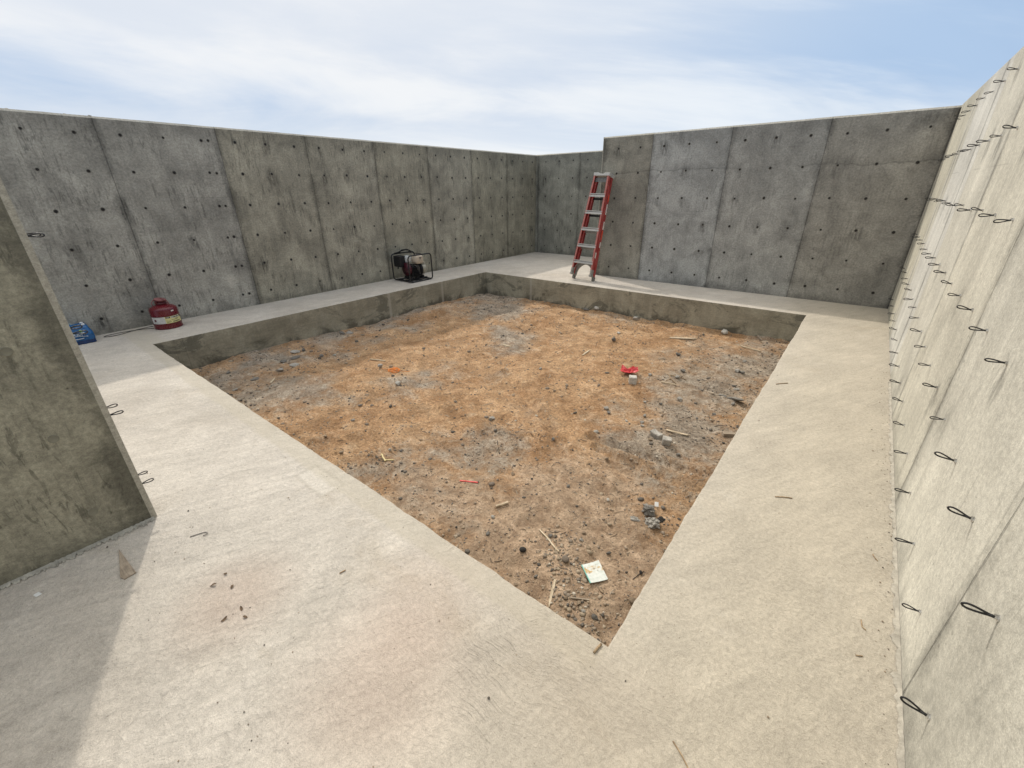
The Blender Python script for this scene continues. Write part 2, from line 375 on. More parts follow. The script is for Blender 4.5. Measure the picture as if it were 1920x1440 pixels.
def dirt_mat():
    s = SH('dirt'); P = s.pos(); X, Y, Z = s.xyz(P); V = s.comb(X, Y, 0)
    g = s.n('ShaderNodeAttribute', attribute_name='grey').outputs['Fac']; b = s.n('ShaderNodeAttribute', attribute_name='brown').outputs['Fac']
    n1 = s.noise(V, 2.2, 7, .68, .6); n2 = s.noise(V, 9, 6, .7, .5); n3 = s.noise(V, 42, 5, .72); n4 = s.noise(V, 150, 3, .7)
    c = s.mix(s.step(n1, .3, .7), (.385, .222, .112), (.56, .362, .205))
    c = s.mix(s.mul(s.step(n2, .52, .70), .6), c, (.66, .475, .30))
    c = s.mix(s.mul(s.step(n2, .30, .45, 1.0, 0.0), .5), c, (.25, .145, .078))
    br = s.mix(s.step(n2, .3, .7), (.375, .258, .168), (.59, .435, .300))
    c = s.mix(s.step(s.add(b, s.add(s.mul(s.sub(n1, .5), .7), s.mul(s.sub(n2, .5), .9))), .25, .85), c, br)
    gr = s.mix(s.step(n2, .3, .7), (.25, .215, .172), (.44, .392, .325))
    c = s.mix(s.mul(s.step(s.add(g, s.add(s.mul(s.sub(n1, .5), .9), s.add(s.mul(s.sub(n2, .5), .9), s.mul(s.sub(n3, .5), .7)))), .24, .92), .82), c, gr)
    n5 = s.noise(s.vadd(V, (4, 8, 0)), 4.5, 6, .7, .8)
    c = s.gain(c, s.step(n5, .30, .70, .76, 1.20))
    pk = s.mul(s.step(n5, .54, .66), s.step(n3, .38, .55)); c = s.mix(s.mul(pk, .30), c, (.62, .49, .36))
    rel = s.step(b, .2, .7, 1.0, .62)
    c = s.gain(c, s.mix(rel, 1.0, s.step(n3, .27, .73, .62, 1.34))); c = s.gain(c, s.mix(rel, 1.0, s.step(n4, .22, .78, .74, 1.26)))
    sw = s.noise(s.vmul(s.comb(s.add(s.mul(X, .8), s.mul(Y, .6)), s.add(s.sub(s.mul(Y, .8), s.mul(X, .6)), s.mul(n1, .5)), 0), (3.2, 19, 1)), 1.0, 5, .66, .7)
    c = s.gain(c, s.step(sw, .32, .68, .91, 1.09))
    pb = s.voro(V, 55); sel = s.xyz(pb['Color'])
    pm = s.mul(s.step(pb['Distance'], .16, .30, 1.0, 0.0), s.step(sel[0], .72, .76))
    c = s.mix(s.mul(pm, .75), c, s.mix(sel[1], (.10, .085, .07), (.42, .36, .29)))
    nb = s.bump(s.add(s.mul(n2, .8), n3), .032); nb = s.bump(s.add(n4, s.mul(pm, .9)), .006, 1.0, nb)
    return s.done(c, .95, nb, 0, .2)

def grit_mat():
    s = SH('grit'); a = s.n('ShaderNodeAttribute', attribute_name='tone').outputs['Fac']; p = s.pos()
    n = s.noise(p, 120, 3, .6)
    rp = s.n('ShaderNodeValToRGB', {'Fac': a}); cr = rp.color_ramp
    cr.elements[0].color = (.075, .068, .058, 1); cr.elements[1].color = (.50, .45, .37, 1)
    for po, col in ((.3, (.17, .15, .125)), (.55, (.26, .21, .16)), (.8, (.34, .27, .19))):
        e = cr.elements.new(po); e.color = (*col, 1)
    return s.done(s.gain(rp.outputs[0], s.step(n, .2, .8, .75, 1.2)), .95, s.bump(n, .002), 0, .2)

def stone_mat(name, a, b, light=None):
    s = SH(name); p = s.obj(); r = s.rnd(); q = s.vadd(p, s.comb(s.mul(r, 9), s.mul(r, 5), 0))
    n1 = s.noise(q, 18, 6, .7, .5); n2 = s.noise(q, 90, 4, .7)
    c = s.mix(s.step(n1, .3, .7), a, b); c = s.gain(c, s.step(n2, .25, .75, .78, 1.2)); c = s.gain(c, s.step(r, 0, 1, .85, 1.15))
    nz = s.xyz(s.n('ShaderNodeNewGeometry').outputs['Normal'])[2]
    return s.done(c, .92, s.bump(s.add(n1, n2), .004), 0, .25)

def wood_mat(name, a, b):
    s = SH(name); p = s.obj(); r = s.rnd()
    g = s.noise(s.vadd(s.vmul(p, (9, 130, 130)), s.comb(s.mul(r, 40), 0, 0)), 1.0, 5, .6, .4)
    c = s.mix(s.step(g, .3, .7), a, b); c = s.gain(c, s.step(s.noise(p, 30, 4), .3, .7, .8, 1.12))
    return s.done(c, .8, s.bump(g, .0015), 0, .3)

M = {}
GR, OL, BL, BRN = (.335, .318, .272), (.325, .300, .232), (.322, .322, .302), (.290, .276, .240)
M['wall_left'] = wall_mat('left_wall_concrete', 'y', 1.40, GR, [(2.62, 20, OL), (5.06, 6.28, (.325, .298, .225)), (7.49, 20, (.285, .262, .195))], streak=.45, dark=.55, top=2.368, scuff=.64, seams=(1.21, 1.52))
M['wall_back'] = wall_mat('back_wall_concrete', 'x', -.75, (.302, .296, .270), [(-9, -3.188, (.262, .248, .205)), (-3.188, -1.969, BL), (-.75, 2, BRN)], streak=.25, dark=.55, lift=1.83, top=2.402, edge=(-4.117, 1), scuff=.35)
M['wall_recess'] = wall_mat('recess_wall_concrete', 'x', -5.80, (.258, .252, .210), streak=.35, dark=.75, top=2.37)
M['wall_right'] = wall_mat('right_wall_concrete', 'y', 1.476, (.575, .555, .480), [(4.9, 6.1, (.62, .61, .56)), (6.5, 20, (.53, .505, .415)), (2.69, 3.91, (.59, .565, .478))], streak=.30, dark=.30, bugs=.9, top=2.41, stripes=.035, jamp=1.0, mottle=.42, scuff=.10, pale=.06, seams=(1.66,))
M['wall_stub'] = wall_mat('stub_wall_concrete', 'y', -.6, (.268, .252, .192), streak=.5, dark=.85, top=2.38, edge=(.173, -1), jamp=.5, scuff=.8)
M['floor'] = floor_mat(); M['dirt'] = dirt_mat(); M['grit'] = grit_mat()
M['tie_dark'] = paint('tie_rust_and_hole_shade', (.018, .015, .013), .8, .3)
M['tie_lip'] = paint('tie_cone_lip', (.13, .12, .10), .9, .3)
M['wire'] = paint('loop_wire', (.012, .012, .013), .45, .3)
M['clip'] = paint('loop_clip', (.62, .61, .58), .35, .25, metal=.7)
M['plug'] = paint('mortar_plug', (.20, .19, .145), .9, .2)
M['mortar'] = paint('mortar', (.40, .37, .31), .95, .25, 20, bump=.004)
M['mortar_d'] = paint('mortar_shelf', (.33, .315, .27), .95, .25, 20, bump=.004)
M['g'] = stone_mat('grey_stone', (.24, .225, .20), (.45, .42, .37)); M['d'] = stone_mat('dark_stone', (.12, .112, .10), (.27, .25, .22))
M['p'] = stone_mat('pale_stone', (.36, .34, .30), (.58, .55, .49)); M['t'] = stone_mat('tan_stone', (.23, .17, .115), (.38, .30, .21))
M['r'] = stone_mat('brown_stone', (.22, .17, .13), (.32, .27, .22)); M['k'] = stone_mat('black_stone', (.030, .028, .026), (.065, .060, .056))
M['wood'] = wood_mat('pale_wood', (.40, .31, .205), (.60, .51, .375)); M['wood_g'] = wood_mat('grey_wood', (.24, .19, .14), (.40, .33, .25)); M['wood_b'] = wood_mat('brown_wood', (.16, .11, .07), (.30, .22, .14))
M['straw'] = paint('straw', (.58, .47, .24), .7, .2); M['red'] = paint('red_plastic', (.50, .032, .036), .4, .15, 25); M['redstick'] = paint('red_stick', (.70, .07, .06), .5, .15)
M['orange'] = paint('orange_string', (.80, .26, .04), .7, .2)
M['twig'] = wood_mat('twig', (.22, .15, .09), (.46, .34, .21)); M['leaf'] = paint('dead_leaf', (.15, .10, .06), .8, .3)
M['fib'] = paint('red_fibreglass', (.33, .036, .030), .45, .2, 9, dirt=.35, dirtcol=(.36, .19, .16)); M['alu'] = paint('aluminium', (.46, .45, .42), .5, .16, 20, metal=.15, dirt=.3, dirtcol=(.40, .37, .32))
M['alud'] = paint('dull_aluminium', (.30, .285, .25), .6, .2, 20, metal=.3); M['rub'] = paint('rubber_foot', (.16, .15, .13), .8, .2); M['capg'] = paint('cap_plastic', (.46, .45, .42), .5, .2, dirt=.4)
M['pink'] = paint('skylit_faded_red', (.42, .15, .125), .6, .2, 12); M['stick_w'] = paint('white_sticker', (.66, .62, .56), .5, .2, 30); M['stick_r'] = paint('orange_sticker', (.62, .07, .03), .5, .15)
M['can'] = paint('red_enamel', (.115, .004, .010), .30, .12, 12, spec=.55, dirt=.25, dirtcol=(.10, .02, .02)); M['can_d'] = paint('dark_red_metal', (.09, .006, .008), .4, .2)
M['can_p'] = paint('worn_pink_cap', (.23, .085, .08), .6, .25); M['lab_w'] = paint('white_label', (.52, .51, .48), .6, .2, 22); M['lab_y'] = paint('yellow_label', (.62, .56, .26), .6, .15, 22); M['ink'] = paint('label_ink', (.03, .028, .02), .7, .1)
M['black'] = paint('black_enamel', (.010, .010, .011), .35, .2); M['black_m'] = paint('black_metal', (.006, .006, .007), .6, .3); M['cream'] = paint('cream_plastic', (.56, .47, .36), .5, .1, 10)
M['gry_p'] = paint('grey_plastic', (.50, .50, .47), .5, .12, 10); M['maroon'] = paint('maroon_shroud', (.055, .008, .014), .35, .2); M['cast'] = paint('cast_metal', (.40, .375, .30), .55, .15, metal=.3); M['eng'] = paint('engine_metal', (.14, .135, .125), .5, .3, 40, metal=.5)
def film(name, col, rough=.18, var=.25):
    s = SH(name); p = s.obj(); n = s.noise(p, 16, 5, .6, .8)
    return s.done(s.gain(col, s.step(n, .3, .7, 1-var, 1+var)), rough, s.bump(s.noise(p, 34, 5, .65, 1.2), .006), 0, .6)
M['blue'] = film('blue_film', (.008, .092, .25)); M['blue_d'] = film('dark_blue_film', (.004, .028, .11)); M['white_ink'] = film('white_print', (.55, .62, .68)); M['green'] = film('green_print', (.28, .52, .16)); M['clear'] = film('clear_bottle', (.30, .40, .42)); M['capw'] = paint('white_cap', (.66, .66, .64), .4, .1)

def card_mat():
    s = SH('stained_card'); p = s.obj(); x, y, z = s.xyz(p)
    n1 = s.noise(p, 34, 5, .65, .6); n2 = s.noise(s.vadd(p, (2, 5, 1)), 60, 4, .6)
    c = s.mix(s.step(n2, .35, .7), (.66, .68, .64), (.54, .58, .53))
    band = s.mul(s.step(y, -.01, .006), s.step(y, .034, .048, 1.0, 0.0))
    c = s.mix(s.mul(band, s.step(n1, .44, .60)), c, (.50, .33, .14))
    c = s.mix(s.mul(band, s.step(n2, .56, .66)), c, (.24, .20, .15))
    c = s.mix(s.step(x, -.045, -.0405, 1.0, 0.0), c, (.16, .42, .36))
    sp = s.mul(s.step(s.noise(p, 95, 3), .62, .70), s.step(y, -.06, -.012, 1.0, .3)); c = s.mix(s.mul(sp, .5), c, (.42, .50, .52))
    return s.done(c, .75, s.bump(n1, .001), 0, .3)
M['card'] = card_mat()

# ------------------------------------------------------------------ setting
def make_floor():
    me_v = []; me_f = []
    corners = [(PX0, PY0), (PX1, PY0), (PX1, PY1), (PX0, PY1)]
    outer = [(-7.40, -9.0), (1.0, -9.0), (1.0, 10.5), (-7.40, 10.5)]
    N = 260; rim = []; out = []; midr = []
    for k in range(4):
        a, b = corners[k], corners[(k+1) % 4]; oa, ob = outer[k], outer[(k+1) % 4]
        dx, dy = (b[0]-a[0]), (b[1]-a[1]); L = math.hypot(dx, dy); nx, ny = dy/L, -dx/L
        for i in range(N):
            t = i/N; x = a[0]+dx*t; y = a[1]+dy*t
            w = (mnoise.noise(Vector((x*1.6, y*1.6, 1.3)))*.006+mnoise.noise(Vector((x*7, y*7, 4.3)))*.004+mnoise.noise(Vector((x*22, y*22, 7.3)))*.004+.014*max(0, mnoise.noise(Vector((x*5, y*5, 9.9)))-.42))
            w *= min(1.0, t/.035, (1-t)/.035)
            if i == 0: nx, ny = [(-1, -1), (1, -1), (1, 1), (-1, 1)][k]
            else: nx, ny = dy/L, -dx/L
            midr.append((x+nx*.22, y+ny*.22))
            rim.append((x+nx*w, y+ny*w, nx, ny)); out.append((oa[0]+(ob[0]-oa[0])*t, oa[1]+(ob[1]-oa[1])*t))
    n = len(rim)
    for (x, y), r in zip(out, rim): me_v.append((x, y, 0))
    for x, y in midr: me_v.append((x, y, 0))
    for x, y, nx, ny in rim: me_v.append((x+nx*.008, y+ny*.008, 0))
    for x, y, nx, ny in rim: me_v.append((x+nx*.002, y+ny*.002, -.003))
    for x, y, nx, ny in rim: me_v.append((x, y, -.010+.004*mnoise.noise(Vector((x*7, y*7, 2)))))
    for i, (x, y, nx, ny) in enumerate(rim): me_v.append((x+nx*.001, y+ny*.001, -.80))
    for r in range(5):
        for i in range(n):
            j = (i+1) % n; me_f.append((r*n+i, r*n+j, (r+1)*n+j, (r+1)*n+i))
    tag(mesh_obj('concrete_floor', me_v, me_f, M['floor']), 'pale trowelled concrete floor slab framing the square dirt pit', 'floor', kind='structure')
make_floor()

def make_dirt():
    nx = ny = 430
    tx = np.linspace(0, 1, nx); ty = np.linspace(0, 1, ny)
    xs = PX0-.06+(PX1-PX0+.12)*(1-(1-tx)**1.25); ys = PY0-.06+(PY1-PY0+.12)*ty**1.35       # finer towards the near corner
    Xg, Yg = np.meshgrid(xs, ys, indexing='ij'); Zg = ground(Xg, Yg)
    co = np.stack([Xg, Yg, Zg], -1).reshape(-1, 3)
    idx = np.arange(nx*ny).reshape(nx, ny)
    f = np.stack([idx[:-1, :-1], idx[1:, :-1], idx[1:, 1:], idx[:-1, 1:]], -1).reshape(-1, 4)
    me = bpy.data.meshes.new('dirt_ground'); me.vertices.add(len(co)); me.vertices.foreach_set('co', co.ravel())
    me.loops.add(f.size); me.loops.foreach_set('vertex_index', f.ravel()); me.polygons.add(len(f)); me.polygons.foreach_set('loop_start', np.arange(0, f.size, 4))
    me.update(); me.validate(); me.polygons.foreach_set('use_smooth', [True]*len(f)); me.materials.append(M['dirt'])
    for nm, L in (('grey', GREY), ('brown', BROWN)):
        at = me.attributes.new(nm, 'FLOAT', 'POINT'); at.data.foreach_set('value', field(L, Xg, Yg).ravel().astype(np.float32))
    tag(link(bpy.data.objects.new('dirt_ground', me)), 'orange and grey dirt filling the bottom of the square pit', 'ground', kind='structure')
make_dirt()
g = MB(); g.add([(-1500, -1500, -.85), (1500, -1500, -.85), (1500, 1500, -.85), (-1500, 1500, -.85)], [(0, 1, 2, 3)])
tag(g.build('ground', paint('outer_soil', (.22, .17, .12), .95, .3, .6)), 'bare soil around the concrete enclosure', 'ground', kind='structure')

def ico(sub):
    bm = bmesh.new(); bmesh.ops.create_icosphere(bm, subdivisions=sub, radius=1); bm.verts.index_update()
    v = np.array([q.co[:] for q in bm.verts]); f = np.array([[q.index for q in p.verts] for p in bm.faces]); bm.free(); return v, f

def scatter_grit():
    v0, f0 = ico(1); n = 0; PTS = []
    cx = rng.uniform(PX0+.02, PX1-.02, 60000); cy = rng.uniform(PY0+.02, PY1-.02, 60000)
    gg = field(GREY, cx, cy); bb = field(BROWN, cx, cy); e = np.minimum(np.minimum(cx-PX0, PX1-cx), np.minimum(cy-PY0, PY1-cy))
    heap = np.exp(-(segd(cx, cy, (-.50, 1.15), (-.98, 1.68))/.15)**2)
    clump = np.clip(vn(cx*3.1, cy*3.1, 6)*2+.5, 0, 1)
    pr = .05+.07*clump+.34*gg*clump+.05*bb+.28*np.exp(-e/.16)+.9*heap
    near = 1.0/(1+((cx+.4)**2+(cy-1)**2)/7.0)
    keep = rng.random(len(cx)) < pr*(.35+.9*near)
    cx, cy, gg, heap = cx[keep], cy[keep], gg[keep], heap[keep]; n = len(cx)
    sz = .0028+.0060*rng.random(n)**2.2+.010*(rng.random(n) < .05)*rng.random(n)
    sz = sz*(1+.45*((cx+.4)**2+(cy-1)**2)**.5/4)+heap*.0055*rng.random(n)**1.5
    zz = ground(cx, cy)
    sc = sz[:, None]*np.stack([rng.uniform(.8, 1.5, n), rng.uniform(.7, 1.2, n), rng.uniform(.45, .95, n)], -1)
    jit = 1+.28*(rng.random((n, len(v0), 1))-.5)
    P = v0[None]*jit*sc[:, None, :]
    a = rng.uniform(0, 6.28, n); ca, sa = np.cos(a)[:, None], np.sin(a)[:, None]
    Q = np.stack([P[..., 0]*ca-P[..., 1]*sa+cx[:, None], P[..., 0]*sa+P[..., 1]*ca+cy[:, None], P[..., 2]+zz[:, None]+.25*sc[:, 2:3]], -1).reshape(-1, 3)
    F = (f0[None]+(np.arange(n)*len(v0))[:, None, None]).reshape(-1, 3)
    tone = np.clip(np.where(rng.random(n) < 0.5*gg+.20, rng.random(n)*.5, .45+.4*rng.random(n))+.35*(rng.random(n) < .06), 0, 1)
    me = bpy.data.meshes.new('gravel'); me.vertices.add(len(Q)); me.vertices.foreach_set('co', Q.ravel())
    me.loops.add(F.size); me.loops.foreach_set('vertex_index', F.ravel()); me.polygons.add(len(F)); me.polygons.foreach_set('loop_start', np.arange(0, F.size, 3)); me.update(); me.validate()
    at = me.attributes.new('tone', 'FLOAT', 'POINT'); at.data.foreach_set('value', np.repeat(tone, len(v0)).astype(np.float32)); me.materials.append(M['grit'])
    tag(link(bpy.data.objects.new('gravel', me)), 'small loose gravel and dirt crumbs strewn over the pit floor', 'gravel', kind='stuff')
    print('grit', n)
scatter_grit()

def scatter_straw():
    n = 900; V = []; F = []; T = []
    for i in range(n):
        while True:
            x = random.uniform(PX0+.05, PX1-.05); y = random.uniform(PY0+.05, PY1-.05)
            if random.random() < .25+.75/(1+((x+.6)**2+(y-1.2)**2)/5): break
        L = random.choice((.018, .03, .04, .055, .085))*random.uniform(.6, 1.2); a = random.uniform(0, 6.28); w = random.uniform(.0009, .0022)*(1+.25*math.hypot(x, y)/3)
        bend = random.uniform(-.6, .6); tl = random.uniform(-.1, .12); pts = []
        for k in range(4):
            t = k/3-.5; aa = a+bend*t
            px, py = x+L*t*math.cos(aa), y+L*t*math.sin(aa); pts.append(Vector((px, py, gz(px, py)+w*.8+max(0, tl*t*L))))
        b = len(V); d = Vector((-math.sin(a), math.cos(a), 0))*w
        for p in pts: V += [p+d, p-d, p+Vector((0, 0, w*1.3))]
        for k in range(3):
            o = b+k*3
            F += [(o, o+3, o+5, o+2), (o+1, o+2, o+5, o+4), (o, o+1, o+4, o+3)]
        T += [random.choice((.05, .2, .3, .55, .75, .9, 1.0))]*12
    o = mesh_obj('straw_litter', V, F, M['grit']); at = o.data.attributes.new('tone', 'FLOAT', 'POINT'); at.data.foreach_set('value', T)
    tag(o, 'scattered straw, splinters and root bits over the pit dirt', 'straw litter', kind='stuff')
scatter_straw()

# ------------------------------------------------------------------ walls
def wall(name, label, axis, face, sign, a0, a1, t, top, mat, cham=.022, ends=(False, False)):
    """face = coordinate of the visible face; body goes to face+sign*t; runs a0..a1 along the axis"""
    n = max(2, int(abs(a1-a0)/.06)); rows = []
    st = [a0]+[a0+(a1-a0)*i/n for i in range(1, n)]+[a1]; ins = [0]*(n+1)
    if ends[0]: st = [a0, a0+cham]+st[1:]; ins = [cham, 0]+ins[1:]
    if ends[1]: st = st[:-1]+[a1-cham, a1]; ins = ins[:-1]+[0, cham]
    V = []; F = []
    for u, i in zip(st, ins):
        h = top(u) if callable(top) else top
        j = .0045*mnoise.noise(Vector((u*5, face*3, 1)))+.003*mnoise.noise(Vector((u*19, face, 5)))+max(0, mnoise.noise(Vector((u*8, face*2, 9)))-.55)*.03
        prof = [(i, -.82), (i, h-cham), (max(i, cham), h+j*.5), (t-max(i, cham), h+j), (t-i, h-cham), (t-i, -.82)]
        for d, z in prof:
            q = face+sign*d
            V.append((q, u, z) if axis == 'y' else (u, q, z))
    m = len(st)
    for r in range(m-1):
        for k in range(6):
            a, b = r*6+k, r*6+(k+1) % 6; F.append((a, b, b+6, a+6))
    F.append(tuple(range(6))); F.append(tuple((m-1)*6+k for k in range(6))[::-1])
    o = mesh_obj(name, V, F, mat); bm = bmesh.new(); bm.from_mesh(o.data); bmesh.ops.recalc_face_normals(bm, faces=bm.faces); bm.to_mesh(o.data); bm.free()
    return tag(o, label, 'wall')

XA, XC, YB, YR, XD = -7.09, .4796, 7.787, 9.91, -2.593
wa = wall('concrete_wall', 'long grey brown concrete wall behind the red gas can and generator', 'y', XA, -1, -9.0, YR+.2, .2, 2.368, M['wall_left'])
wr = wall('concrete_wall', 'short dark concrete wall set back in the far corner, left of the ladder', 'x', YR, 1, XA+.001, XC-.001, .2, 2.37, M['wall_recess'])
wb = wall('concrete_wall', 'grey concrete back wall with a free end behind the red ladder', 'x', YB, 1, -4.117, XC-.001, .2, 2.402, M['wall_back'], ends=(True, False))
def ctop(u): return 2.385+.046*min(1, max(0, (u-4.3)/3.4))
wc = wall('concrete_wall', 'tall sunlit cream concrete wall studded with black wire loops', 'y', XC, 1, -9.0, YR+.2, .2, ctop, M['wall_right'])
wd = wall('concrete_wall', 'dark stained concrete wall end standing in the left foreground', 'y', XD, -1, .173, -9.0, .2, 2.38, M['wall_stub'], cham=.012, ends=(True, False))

ROWS = [.190, .596, 1.003, 1.409, 1.816, 2.2]
# snapped form ties in their cone holes
def tie_mesh():
    b = MB(); b.lathe([(.0225, 0.0), (.0225, .0022), (.0185, .0030), (.0155, .0018)], seg=14, cap=False); b.cur = 1
    b.lathe([(.0155, .0018), (.0, .0012)], seg=14, cap=False); b.tube([(0, 0, .001), (.001, .0005, .006), (.003, -.001, .011)], [.0052, .0048, .0040], 7)  # dark disc paints the shade inside the hole; the stub is rusty metal
    o = b.build('tie_hole', None, mats=[M['tie_lip'], M['tie_dark']]); me = o.data; bpy.data.objects.remove(o); return me
TIE_ME = [tie_mesh() for _ in range(1)]
def put_tie(w, p, nrm, me=None):
    o = bpy.data.objects.new('tie_hole', me or TIE_ME[0]); n = Vector(nrm)
    o.matrix_world = Matrix.Translation(Vector(p)+n*.0005) @ n.to_track_quat('Z', 'Y').to_matrix().to_4x4() @ Matrix.Rotation(random.uniform(0, 6.28), 4, 'Z') @ Matrix.Scale(random.choice((.72, .82, .9, .95, 1.0)), 4)
    link(o); o.parent = w; return o
spots = []
for i in range(24):
    for z in ROWS: spots.append((.7975-.4064+.4064*i+random.uniform(-.006, .006), z+random.uniform(-.006, .006)))
for y in (2.506,): spots += [(y, z) for z in ROWS]
spots = [q for q in spots if q[0] < 9.85]
spots.sort(key=lambda q: math.hypot(q[0], 7.09)); rest = MB()
for k, (y, z) in enumerate(spots):
    if k < 100: put_tie(wa, (XA, y, z), (1, 0, 0))
    else:
        me = TIE_ME[0]; mt = Matrix.Translation((XA+.0005, y, z)) @ Vector((1, 0, 0)).to_track_quat('Z', 'Y').to_matrix().to_4x4()
        for p in me.polygons:
            rest.cur = p.material_index; rest.add([mt @ me.vertices[i].co for i in p.vertices], [tuple(range(len(p.vertices)))])
o = rest.build('tie_holes', None, wa, mats=[M['tie_lip'], M['tie_dark']]); tag(o, kind='stuff')
for i in range(11):
    for z in ROWS: put_tie(wb, (.262-.4064*i+random.uniform(-.006, .006), YB, z+random.uniform(-.006, .006)), (0, -1, 0))
for i in range(9):
    for z in ROWS: put_tie(wr, (-6.79+.3975*i, YR, z), (0, -1, 0))
for (y, z, s) in ((1.195, 2.366, .010), (1.40, 2.367, .015), (1.345, 2.366, .008), (.77, 2.366, .012), (3.2, 2.366, .008), (4.5, 2.366, .009)):
    v0, f0 = ico(2); b = MB(); b.add([(XA-.035+p[0]*s*.8, y+p[1]*s*1.4, z+p[2]*s*.7) for p in v0*(1+.3*(rng.random((len(v0), 1))-.5))], f0); b.build('mortar_crumb', M['mortar'], wa)

# wire loops left in the right wall and in the end of the stub wall
def loop_mesh(Lk=.056, wd=.0085):
    b = MB(); r = .0027
    pts = []
    for k in range(22):
        t = k/21*2*math.pi-math.pi          # teardrop, open end at the wall
        cx = .5+.5*math.cos(t); hw = math.sin(t)*wd*(.10+.90*(cx**1.3))
        pts.append((0, hw*1.25, .006+Lk*cx))
    b.tube(pts, r, 7); b.tube([(0, .0005, .0), (0, .0, .022)], [.0042, .0036], 8)
    o = b.build('wire_loop', M['wire'], smooth=True); me = o.data; bpy.data.objects.remove(o)
    c = MB(); c.lathe([(.009, 0), (.009, .0022), (.0045, .0026), (.0042, .0075)], seg=12); c.box((.0, .006, .005), (.0012, .007, .010))
    o = c.build('clip_washer', M['clip']); mc = o.data; bpy.data.objects.remove(o)
    return me, mc
LM = loop_mesh()
def put_loop(w, p, nrm, roll=0.0, tilt=0.0, s=1.0):
    n = Vector(nrm); side = Vector((0, 0, 1)); x = side.cross(n)
    m3 = Matrix((x, side, n)).transposed().to_4x4()
    o = bpy.data.objects.new('wire_loop', LM[0]); o.matrix_world = Matrix.Translation(Vector(p)) @ m3 @ Matrix.Rotation(roll, 4, 'Z') @ Matrix.Rotation(tilt, 4, 'X') @ Matrix.Scale(s, 4)
    link(o); o.parent = w
    c = bpy.data.objects.new('clip_washer', LM[1]); link(c); c.parent = o
starts = [.864, 1.270, 2.083, 2.896, 3.709, 4.522]
for z, y0 in zip(ROWS, starts):
    k = 0
    while y0+.4064*k < 7.5:
        put_loop(wc, (XC, y0+.4064*k+random.uniform(-.008, .008), z+random.uniform(-.008, .008)+.012), (-1, 0, 0), R(random.uniform(-24, 24)), R(random.uniform(-15, 10)), random.uniform(.80, 1.12)); k += 1
for z in ROWS[:5]:
    put_loop(wd, (-2.622, .1725, z+.01), (0, 1, 0), R(random.uniform(-15, 15)), R(random.uniform(-6, 6)))
    put_loop(wd, (-2.735, .1725, z+.01), (0, 1, 0), R(random.uniform(-15, 15)), R(random.uniform(-6, 6)))
for z in (.173, .585, .995, 1.409):
    for y in (-.02, -.43):
        b = MB(); b.lathe([(.0185, 0), (.0185, .0025), (.0160, .0032), (.0150, .0015), (0, .0015)], seg=20, cap=False)
        o = b.build('tie_plug', M['plug'], wd); o.matrix_world = Matrix.Translation((XD+.0005, y, z)) @ Vector((1, 0, 0)).to_track_quat('Z', 'Y').to_matrix().to_4x4()
